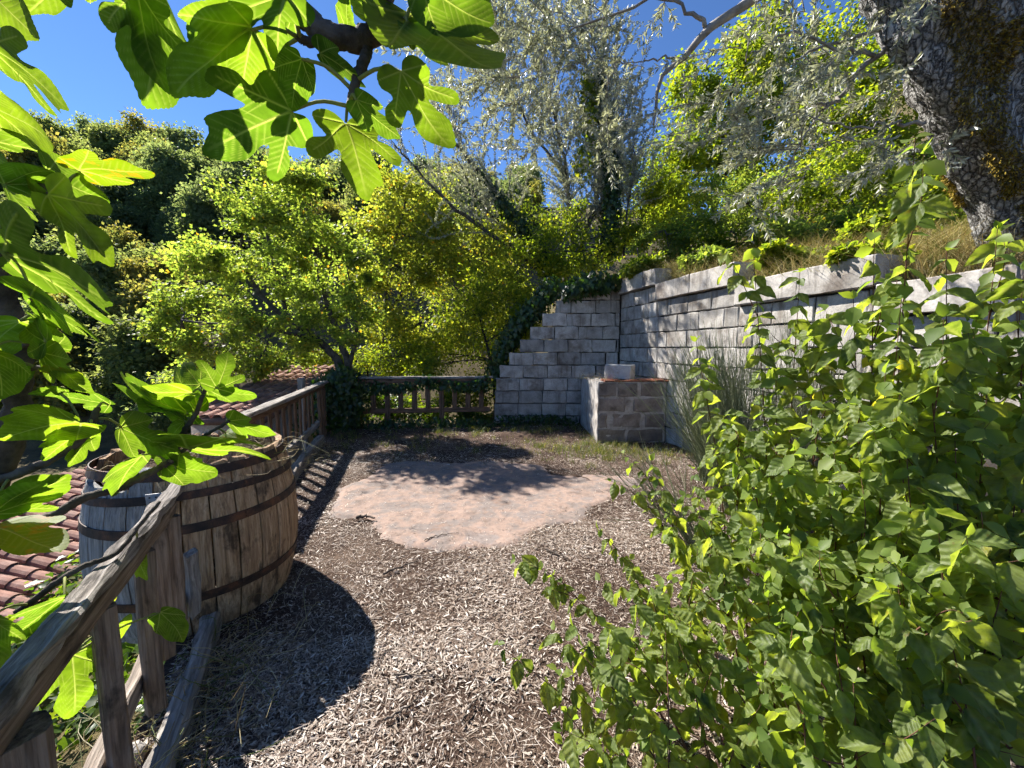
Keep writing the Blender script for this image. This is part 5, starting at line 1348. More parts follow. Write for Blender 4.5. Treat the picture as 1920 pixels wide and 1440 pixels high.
straw('dry_straw', 'wisps of dry weed on top of the masonry pier behind the loose block', (1.75, 6.8, PT + 0.02), (0.28, 0.25, 0.01), 120, 0.22, lift=1.2)
straw('dry_straw', 'dry straw along the foot of the far railing and its edging beam', (-2.85, 4.9, 0.05), (0.12, 0.7, 0.02), 260, 0.26)
# stones at the foot of the near railing
for i, (x, y, s, lab) in enumerate(((-1.28, 1.16, 0.085, 'pale flat stone catching the sun below the near railing'), (-1.20, 1.02, 0.07, 'small pale stone at the very bottom beside the edging beam'), (-1.47, 1.33, 0.06, 'small rough stone in the straw under the lower rail'))):
    st = MB(); nn1, nn2 = 10, 14; V = []
    for a in range(nn1 + 1):
        for b in range(nn2):
            th, ph = math.pi * a / nn1, 2 * math.pi * b / nn2
            d = Vector((math.sin(th) * math.cos(ph), math.sin(th) * math.sin(ph), math.cos(th) * 0.55))
            V.append(tuple(d * s * (1 + 0.45 * noise.fractal(d * 1.6 + Vector((i * 9, 0, 0)), 0.9, 2, 3))))
    q = [(a * nn2 + b, (a + 1) * nn2 + b, (a + 1) * nn2 + (b + 1) % nn2, a * nn2 + (b + 1) % nn2) for a in range(nn1) for b in range(nn2)]
    st.add(V, q)
    tag(mobj('stone', st.mesh('stone', MAT['pier_mortar'], False), None, Matrix.Translation((x, y, 0.035))), lab, 'stone', 'stones under the near railing')

# ------------------------------------------------------------------ broom with fine rush-like stems
MAT['broom'] = leaf_mat('broom_stem', [(0, (0.11, 0.13, 0.06)), (0.6, (0.22, 0.245, 0.13)), (1, (0.40, 0.41, 0.26))], (1.5, 1.6, 0.7), 0.2, 1.0, 0.5, 0.3)
def broom(label, base, n, h, sprd, lean):
    t = empty('broom_shrub', base, label, 'shrub', 'broom shrubs by the wall')
    sm = MB()
    for _ in range(n):
        a = rng.uniform(0, 2 * math.pi); r_ = abs(rng.normal(0, 1)) * sprd
        d = np.array([math.cos(a) * r_ + lean[0], math.sin(a) * r_ + lean[1], 1.0])
        l = h * rng.uniform(0.45, 1.1)
        p = np.array(base) + rng.normal(0, 0.06, 3) * (1, 1, 0)
        m1 = p + norm(d) * l * 0.5 + rng.normal(0, 0.03, 3)
        e_ = p + norm(d * (1.15, 1.15, 1)) * l + rng.normal(0, 0.05, 3)
        P = spline([p, m1, e_], 7)
        tube(sm, P, np.linspace(0.0034, 0.0012, 7), 3, cap=False)
        for __ in range(3):
            j = rng.integers(2, 6)
            dd_ = norm(P[j + 1] - P[j] + rng.normal(0, 0.03, 3))
            tube(sm, np.array([P[j], P[j] + dd_ * l * 0.12, P[j] + dd_ * l * 0.25 + (0, 0, 0.02)]), [0.0022, 0.0017, 0.001], 3, cap=False)
    mobj('stems', sm.mesh('stems', MAT['broom']), t)
broom('grey-green broom bush with rush-like stems in front of the sunlit wall', (2.20, 3.60, 0), 620, 1.6, 0.28, (-0.12, 0))
broom('broom clump leaning left beside the masonry pier', (2.38, 4.45, 0), 360, 1.5, 0.22, (-0.16, -0.02))
broom('low broom sprays leaning over the litter right of the slab', (1.45, 2.85, 0), 90, 0.85, 0.42, (-0.55, 0.12))
broom('tall thin broom behind the dogwood stems', (2.82, 3.63, 0), 240, 1.7, 0.22, (-0.05, 0))

# ------------------------------------------------------------------ dogwood: opposite drooping leaves on reddish stems
def ovate_leaf(name, mat, droop, fold, wid, nl=9, nw=6, seed=0):
    V, vein = [], []
    rs = np.random.default_rng(seed)
    ph = rs.uniform(0, 6)
    for i in range(nl + 1):
        t = i / nl
        w = wid * (math.sin(math.pi * min(1, t * 1.02) ** 0.78) ** 0.85 if t < 1 else 0) * (1 - 0.25 * t)
        if t > 0.85: w *= 1 - (t - 0.85) * 3.2
        w = max(w, 0.004)
        for j in range(nw + 1):
            s = (j / nw - 0.5) * 2
            z = fold * abs(s) * w * 1.4 - droop * t * t + 0.026 * math.sin(t * 15 - abs(s) * 5) * (0.3 + abs(s)) + (0.03 + 0.035 * (seed % 2)) * math.sin(5 * t + ph + 2.5 * s)
            V.append((s * w, t, z))
            vein.append((0.75 if j == nw // 2 else 0.0) + (0.25 if (i % 2 == (j in (1, nw - 1)) and 0 < i < nl) else 0))
    q = [(i * (nw + 1) + j, i * (nw + 1) + j + 1, (i + 1) * (nw + 1) + j + 1, (i + 1) * (nw + 1) + j) for i in range(nl) for j in range(nw)]
    return mesh_np(name, np.array(V), [np.array(q)], mat, True, {'vein': vein})
DL = [ovate_leaf('dogwood_leaf', MAT['dogwood'], dr, fo, wi, seed=i) for i, (dr, fo, wi) in enumerate(((0.16, 0.30, 0.33), (0.32, 0.20, 0.30), (0.05, 0.42, 0.34), (0.42, 0.12, 0.27)))]
T_DOG = tpl_leaf6(0.33, 0.10, 0.2)
CAMP = np.array([0, 0, 1.6])
def dogwood(label, stems, leaf, base):
    t = empty('dogwood_shrub', base, label, 'shrub', 'dogwood shrubs in the corner by us')
    LV = []
    for (pts, r0, gap, side) in stems:
        paths = [(spline(pts, 30), r0, gap)]
        P = paths[0][0]
        ln = np.linalg.norm(np.diff(P, axis=0), axis=1).sum()
        for _ in range(int(side * 0.85)):
            j = int(rng.integers(7, 25))
            d = rdir(1)[0]; d[2] = abs(d[2]) * 0.4 + 0.35
            T = norm(P[j + 1] - P[j])
            d = norm(T * 0.8 + d * 0.8 + np.array([-0.2, -0.1, 0]))
            l = rng.uniform(0.18, 0.45)
            e_ = P[j] + d * l
            paths.append((spline([P[j], P[j] + d * l * 0.5 + rng.normal(0, 0.02, 3), e_ + np.array([0, 0, -0.03])], 12), r0 * 0.5, gap))
        sm = MB()
        for k, (Q_, r_, g2) in enumerate(paths):
            tube(sm, Q_, np.linspace(r_, r_ * 0.22, len(Q_)), 5, cap=False)
            l = np.linalg.norm(np.diff(Q_, axis=0), axis=1).sum()
            m_ = max(2, int(l / g2))
            for i in range(m_):
                f = (0.12 if k == 0 and l > 0.7 else 0.2) + (1 - (0.12 if k == 0 and l > 0.7 else 0.2)) * (i + 0.5) / m_
                x = f * (len(Q_) - 1); i0 = min(int(x), len(Q_) - 2)
                C = Q_[i0] + (Q_[i0 + 1] - Q_[i0]) * (x - i0)
                T = norm(Q_[i0 + 1] - Q_[i0])
                ref = np.array([0, 0, 1.0]) if i % 2 else np.array([0.7, 0.7, 0])
                sd = norm(np.cross(T, ref + rng.normal(0, 0.3, 3)))
                for sg in (1, -1):
                    A = norm(sd * sg * 0.85 + T * 0.25 + np.array([-0.05, -0.1, -0.85]) + rng.normal(0, 0.28, 3))
                    Nn = norm(np.array([-0.6, -0.3, 0.7]) + rng.normal(0, 0.55, 3) + sd * sg * 0.4)
                    LV.append((C, A, Nn, leaf * rng.uniform(0.75, 1.75) * (0.7 if f > 0.93 else 1)))
            for __ in range(2):
                d_ = norm(norm(Q_[-1] - Q_[-2]) * 0.7 + rdir(1)[0] * 0.8)
                LV.append((Q_[-1], d_, norm(np.array([-0.4, -0.2, 0.8]) + rng.normal(0, 0.5, 3)), leaf * rng.uniform(0.45, 0.8)))
        mobj('stem', sm.mesh('stem', MAT['dogwood_stem']), t)
    LV.sort(key=lambda q: np.linalg.norm(q[0] - CAMP) / q[3])
    for (C, A, Nn, s) in LV[:300]:
        X = norm(np.cross(A, Nn)); Z = np.cross(X, A)
        W = Matrix(((X[0], A[0], Z[0], 0), (X[1], A[1], Z[1], 0), (X[2], A[2], Z[2], 0), (0, 0, 0, 1)))
        W = Matrix.Translation(Vector(C)) @ W @ Matrix.Scale(s, 4)
        mobj('leaf', DL[random.randrange(4)], t, W)
    rest = LV[300:]
    if rest:
        rm = MB()
        cloud(rm, np.array([q[0] for q in rest]), np.array([q[1] for q in rest]), np.array([q[2] for q in rest]), np.array([q[3] for q in rest]), T_DOG)
        tag(mobj('foliage', rm.mesh('foliage', MAT['dogwood_mass']), t), kind='stuff')
    return t
dogwood('tallest dogwood with a bare reddish stem rising in front of the old olive', [([(1.55, 1.45, 0.0), (1.469, 1.448, 1.241), (1.39, 1.4, 2.321)], 0.0048, 0.072, 4), ([(1.5, 1.55, 0.0), (1.431, 1.504, 1.112), (1.367, 1.5, 2.064)], 0.0048, 0.072, 5),
 ([(1.65, 1.4, 0.0), (1.583, 1.365, 1.051), (1.539, 1.4, 1.942)], 0.0048, 0.072, 6), ([(1.45, 1.3, 0.0), (1.358, 1.349, 0.961), (1.295, 1.3, 1.762)], 0.0048, 0.072, 7),
 ([(1.4, 1.5, 0.0), (1.388, 1.488, 0.97), (1.266, 1.45, 1.781)], 0.0048, 0.072, 6), ([(1.5, 1.2, 0.0), (1.422, 1.209, 0.89), (1.344, 1.25, 1.621)], 0.0048, 0.072, 8),
 ([(1.35, 1.25, 0.0), (1.258, 1.252, 0.837), (1.264, 1.3, 1.514)], 0.0048, 0.072, 8)], 0.072, (1.49, 1.38, 0))
dogwood('dogwood with two upright leafy wands in front of the broom', [([(1.28, 1.75, 0.0), (1.19, 1.762, 1.108), (1.032, 1.7, 2.056)], 0.0048, 0.072, 4), ([(1.42, 1.8, 0.0), (1.334, 1.804, 1.048), (1.281, 1.75, 1.935)], 0.0048, 0.072, 4),
 ([(1.2, 1.95, 0.0), (1.085, 1.944, 0.895), (0.904, 1.9, 1.631)], 0.0048, 0.072, 3), ([(1.5, 1.7, 0.0), (1.469, 1.726, 0.941), (1.399, 1.7, 1.721)], 0.0048, 0.072, 6),
 ([(1.3, 1.65, 0.0), (1.218, 1.695, 0.824), (1.169, 1.7, 1.487)], 0.0048, 0.072, 7), ([(1.15, 1.7, 0.0), (1.05, 1.699, 0.728), (1.003, 1.7, 1.296)], 0.0048, 0.072, 6),
 ([(1.3, 1.55, 0.0), (1.308, 1.594, 0.782), (1.252, 1.6, 1.404)], 0.0048, 0.072, 8)], 0.068, (1.31, 1.73, 0))
dogwood('dogwood at the right edge with large pale leaves against the wall', [([(2.0, 1.45, 0.0), (1.83, 1.47, 1.088), (1.71, 1.4, 2.015)], 0.0048, 0.072, 6), ([(2.0, 1.35, 0.0), (1.888, 1.358, 0.964), (1.741, 1.35, 1.769)], 0.0048, 0.072, 7),
 ([(1.8, 1.4, 0.0), (1.677, 1.405, 0.929), (1.671, 1.4, 1.699)], 0.0048, 0.072, 8), ([(1.9, 1.3, 0.0), (1.816, 1.317, 0.89), (1.792, 1.3, 1.621)], 0.0048, 0.072, 6),
 ([(1.65, 1.2, 0.0), (1.598, 1.257, 0.803), (1.554, 1.25, 1.447)], 0.0048, 0.072, 8), ([(1.5, 1.1, 0.0), (1.471, 1.18, 0.738), (1.406, 1.2, 1.317)], 0.0048, 0.072, 8),
 ([(1.55, 1.05, 0.0), (1.531, 1.114, 0.719), (1.548, 1.15, 1.279)], 0.0048, 0.072, 8)], 0.072, (1.77, 1.26, 0))
dogwood('dense dogwood thicket in the lower right corner', [([(1.3, 1.05, 0.0), (1.283, 1.133, 0.711), (1.208, 1.15, 1.262)], 0.0048, 0.072, 8), ([(1.25, 1.15, 0.0), (1.196, 1.234, 0.66), (1.177, 1.25, 1.16)], 0.0048, 0.072, 8),
 ([(1.35, 0.95, 0.0), (1.384, 1.019, 0.648), (1.329, 1.05, 1.137)], 0.0048, 0.072, 8), ([(1.2, 0.9, 0.0), (1.236, 0.996, 0.629), (1.157, 1.0, 1.099)], 0.0048, 0.072, 8),
 ([(1.1, 0.88, 0.0), (1.077, 0.943, 0.584), (1.05, 1.0, 1.008)], 0.0048, 0.072, 8), ([(1.25, 0.85, 0.0), (1.225, 0.934, 0.57), (1.281, 0.95, 0.979)], 0.0048, 0.072, 8),
 ([(1.08, 0.8, 0.0), (1.139, 0.848, 0.529), (1.094, 0.9, 0.899)], 0.0048, 0.072, 7), ([(1.05, 1.0, 0.0), (1.049, 1.097, 0.557), (1.003, 1.15, 0.954)], 0.0048, 0.072, 8)], 0.064, (1.20, 0.95, 0))
dogwood('dogwood sprays leaning left over the litter beside the slab', [([(0.8, 1.75, 0.0), (0.624, 1.692, 0.474), (0.393, 1.7, 0.787)], 0.0048, 0.072, 3), ([(1.02, 1.9, 0.0), (0.871, 1.933, 0.515), (0.655, 1.95, 0.87)], 0.0048, 0.072, 3),
 ([(0.66, 1.5, 0.0), (0.412, 1.517, 0.412), (0.124, 1.55, 0.663)], 0.0048, 0.072, 3), ([(0.95, 1.65, 0.0), (0.844, 1.702, 0.505), (0.709, 1.7, 0.85)], 0.0048, 0.072, 5),
 ([(0.8, 1.45, 0.0), (0.666, 1.522, 0.397), (0.499, 1.55, 0.634)], 0.0048, 0.072, 5), ([(1.1, 1.7, 0.0), (0.917, 1.691, 0.597), (0.847, 1.75, 1.035)], 0.0048, 0.072, 6),
 ([(1.0, 1.45, 0.0), (0.907, 1.515, 0.491), (0.829, 1.55, 0.823)], 0.0048, 0.072, 8),
 ([(0.85, 1.35, 0.0), (0.689, 1.419, 0.406), (0.595, 1.45, 0.652)], 0.0048, 0.072, 7)], 0.056, (0.90, 1.59, 0))
dogwood('low dogwood shoots arching over the litter at bottom centre', [([(0.52, 1.2, 0.0), (0.251, 1.204, 0.345), (-0.05, 1.3, 0.529)], 0.0048, 0.072, 2), ([(0.5, 0.95, 0.0), (0.33, 0.988, 0.324), (0.167, 1.08, 0.487)], 0.0048, 0.072, 3),
 ([(0.62, 1.15, 0.0), (0.396, 1.163, 0.373), (0.279, 1.25, 0.586)], 0.0048, 0.072, 5),
 ([(0.42, 0.9, 0.0), (0.262, 0.928, 0.303), (0.148, 1.02, 0.447)], 0.0048, 0.072, 2), ([(0.7, 1.12, 0.0), (0.526, 1.139, 0.393), (0.426, 1.25, 0.626)], 0.0048, 0.072, 6),
 ([(0.78, 1.1, 0.0), (0.672, 1.163, 0.423), (0.572, 1.25, 0.685)], 0.0048, 0.072, 7),
 ([(0.58, 0.95, 0.0), (0.466, 1.024, 0.363), (0.325, 1.08, 0.567)], 0.0048, 0.072, 5), ([(0.68, 0.9, 0.0), (0.577, 1.015, 0.395), (0.536, 1.05, 0.63)], 0.0048, 0.072, 7),
 ([(0.55, 0.82, 0.0), (0.425, 0.876, 0.355), (0.42, 0.95, 0.55)], 0.0048, 0.072, 5)], 0.052, (0.59, 1.01, 0))
dogwood('leafy dogwood middle of the thicket below the two wands', [([(1.1, 1.4, 0.0), (1.014, 1.441, 0.638), (0.982, 1.5, 1.116)], 0.0048, 0.072, 8), ([(1.15, 1.35, 0.0), (1.084, 1.433, 0.667), (1.111, 1.45, 1.174)], 0.0048, 0.072, 9),
 ([(1.25, 1.4, 0.0), (1.243, 1.404, 0.724), (1.267, 1.5, 1.289)], 0.0048, 0.072, 9), ([(0.98, 1.25, 0.0), (0.934, 1.259, 0.531), (0.86, 1.35, 0.903)], 0.0048, 0.072, 9),
 ([(1.02, 1.2, 0.0), (1.004, 1.234, 0.554), (0.978, 1.3, 0.949)], 0.0048, 0.072, 9), ([(0.88, 1.08, 0.0), (0.873, 1.186, 0.469), (0.847, 1.2, 0.778)], 0.0048, 0.072, 9),
 ([(0.9, 0.98, 0.0), (0.96, 1.032, 0.469), (0.943, 1.1, 0.778)], 0.0048, 0.072, 9), ([(0.78, 0.95, 0.0), (0.789, 1.039, 0.408), (0.722, 1.1, 0.655)], 0.0048, 0.072, 9),
 ([(0.78, 0.86, 0.0), (0.781, 0.894, 0.402), (0.813, 1.0, 0.644)], 0.0048, 0.072, 8),
 ([(0.85, 0.82, 0.0), (0.894, 0.891, 0.433), (0.914, 0.95, 0.707)], 0.0048, 0.072, 8)], 0.06, (0.97, 1.13, 0))

# broad-leaved weed and a dried flower head low in the corner
weed = empty('broad_leaf_weed', (1.3, 1.12, 0), 'broad-leaved weed with large crinkled pale leaves in the bottom right corner', 'weed')
for (B_, T_, s_) in [((1.103, 0.95, 0.606), (1.134, 0.92, 0.474), 0), ((1.215, 0.95, 0.566), (1.311, 0.95, 0.486), 2), ((1.005, 0.9, 0.575), (0.943, 0.9, 0.499), 1),
 ((1.314, 1.0, 0.741), (1.372, 0.98, 0.663), 0), ((1.112, 1.0, 0.66), (1.09, 1.0, 0.578), 2)]:
    B_, T_ = np.array(B_), np.array(T_)
    A = norm(T_ - B_); Nn = norm(np.array([-0.3, -0.6, 0.8])); X = norm(np.cross(A, Nn)); Z = np.cross(X, A)
    W = Matrix(((X[0], A[0], Z[0], 0), (X[1], A[1], Z[1], 0), (X[2], A[2], Z[2], 0), (0, 0, 0, 1)))
    mobj('leaf', DL[s_], weed, Matrix.Translation(Vector(B_)) @ W @ Matrix.Diagonal((np.linalg.norm(T_ - B_) * 1.35, np.linalg.norm(T_ - B_), np.linalg.norm(T_ - B_), 1)))
    sm = MB(); tube(sm, spline([(1.3, 1.12, 0), (np.array((1.3, 1.12, 0)) + B_) / 2 + np.array([0, 0, 0.05]), B_], 8), np.linspace(0.005, 0.003, 8), 5)
    mobj('stalk', sm.mesh('stalk', MAT['fig_stalk']), weed)
UM = np.array((1.138, 0.98, 0.821))
um = empty('dried_umbel', (UM[0] + 0.1, UM[1] + 0.15, 0), 'dried tan flower umbel on a thin stalk among the dogwood leaves', 'flower')
sm = MB(); tube(sm, spline([(UM[0] + 0.1, UM[1] + 0.15, 0), (UM[0] + 0.07, UM[1] + 0.06, UM[2] * 0.6), UM], 10), np.linspace(0.004, 0.0025, 10), 5)
mobj('stalk', sm.mesh('stalk', MAT['straw']), um)
sm = MB()
for k in range(26):
    d = rdir(1)[0]; d[2] = abs(d[2]) * 0.6 + 0.2; d = norm(d)
    e_ = UM + d * rng.uniform(0.03, 0.05)
    tube(sm, [UM, (UM + e_) / 2 + (0, 0, 0.003), e_], [0.0012, 0.001, 0.0009], 3, cap=False)
    for __ in range(7):
        f = e_ + norm(d + rdir(1)[0] * 0.8) * 0.012
        tube(sm, [e_, (e_ + f) / 2, f], [0.0008, 0.0008, 0.0016], 3)
mobj('flower_head', sm.mesh('flower_head', MAT['straw']), um)

# ------------------------------------------------------------------ fig tree
def fig_outline(kind):
    if kind == 0:      # five deep lobes
        h = [(0.02, -0.01), (0.10, -0.11), (0.23, -0.12), (0.35, -0.03), (0.38, 0.10), (0.31, 0.20), (0.32, 0.26), (0.46, 0.33), (0.555, 0.46), (0.545, 0.575), (0.45, 0.60), (0.32, 0.51), (0.20, 0.43), (0.18, 0.52), (0.23, 0.67), (0.225, 0.80), (0.13, 0.95), (0, 1.06)]
    elif kind == 1:    # three lobes
        h = [(0.02, -0.01), (0.13, -0.11), (0.28, -0.10), (0.40, 0.03), (0.455, 0.20), (0.48, 0.36), (0.45, 0.48), (0.35, 0.50), (0.25, 0.47), (0.255, 0.57), (0.28, 0.69), (0.25, 0.83), (0.13, 0.97), (0, 1.08)]
    else:              # hardly lobed
        h = [(0.02, -0.01), (0.14, -0.10), (0.29, -0.06), (0.40, 0.08), (0.45, 0.26), (0.455, 0.43), (0.42, 0.55), (0.37, 0.63), (0.33, 0.73), (0.24, 0.87), (0.11, 1.0), (0, 1.09)]
    return h
def fig_leaf(name, kind, mat, seed, curl=0.25, cup=0.2, wave=0.03, na=250, nr=44):
    rs = np.random.default_rng(seed)
    h = np.array(fig_outline(kind)); h2 = h.copy()
    h *= (1 + rs.normal(0, 0.035, h.shape)); h2 *= (1 + rs.normal(0, 0.035, h.shape))
    h[-1] = h2[-1] = (0, 1.06); h[0] = (0.012, -0.0); h2[0] = (0.012, 0.0)
    full = np.vstack([h, np.stack([-h2[::-1, 0], h2[::-1, 1]], 1)[1:]])
    O = spline(np.c_[full, np.zeros(len(full))], na)[:, :2]
    O *= (1 + 0.006 * np.sin(np.arange(na) * 2.1))[:, None]
    c = np.array([0, 0.16])
    t = np.linspace(0, 1, nr + 1)
    XY = c + (O[None] - c) * t[:, None, None]
    x, y = XY[..., 0].ravel(), XY[..., 1].ravel()
    # veins: five main ribs from the stalk and side veins along them
    ribs = [((0, 0), (0, 1.0)), ((0, 0), (0.48, 0.51)), ((0, 0), (-0.48, 0.51)), ((0, 0), (0.38, 0.02)), ((0, 0), (-0.38, 0.02))]
    segs = [(a, b, 0.012) for a, b in ribs]
    for (a, b), ln in zip(ribs[:3], (1.0, 0.70, 0.70)):
        d = np.array(b) / np.linalg.norm(b)
        for k in range(2, 9):
            p = d * ln * (0.13 + 0.095 * k)
            for sg in (1, -1):
                ang = sg * 0.85
                e = np.array([d[0] * math.cos(ang) - d[1] * math.sin(ang), d[0] * math.sin(ang) + d[1] * math.cos(ang)])
                segs.append((p, p + e * 0.30, 0.0085))
    vein = np.zeros(len(x))
    for a, b, w in segs:
        a, b = np.array(a, float), np.array(b, float)
        ab = b - a; L2 = ab @ ab
        tt = np.clip(((x - a[0]) * ab[0] + (y - a[1]) * ab[1]) / L2, 0, 1)
        dist = np.hypot(x - a[0] - tt * ab[0], y - a[1] - tt * ab[1])
        vein = np.maximum(vein, np.exp(-(dist / (w * (1 - 0.5 * tt))) ** 2) * (1 if w > 0.010 else 0.32))
    z = -curl * (np.maximum(0, y) ** 2) * 0.7 + cup * x * x + wave * np.sin(7 * x + rs.uniform(0, 6)) * np.sin(6 * y + rs.uniform(0, 6)) - 0.012 * vein
    r_ = np.hypot(x, y - 0.16)
    z += 0.03 * rs.uniform(-1, 1) * np.sin(3 * np.arctan2(x, y) + rs.uniform(0, 6)) * r_
    i = np.arange(nr)[:, None] * na; j = np.arange(na)[None]
    q = np.stack([i + j, i + (j + 1) % na, i + na + (j + 1) % na, i + na + j], -1).reshape(-1, 4)
    return mesh_np(name, np.stack([x, y, z], 1), [q], mat, True, {'vein': vein})
FL = {}
for kd in range(3):
    for s in range(2):
        FL[(kd, s)] = fig_leaf('fig_leaf', kd, MAT['fig'], 10 * kd + s, curl=(0.22, 0.45)[s], cup=(0.15, -0.25)[s])
FLY = fig_leaf('fig_leaf', 1, MAT['fig_yellow'], 99, 0.3, 0.1)
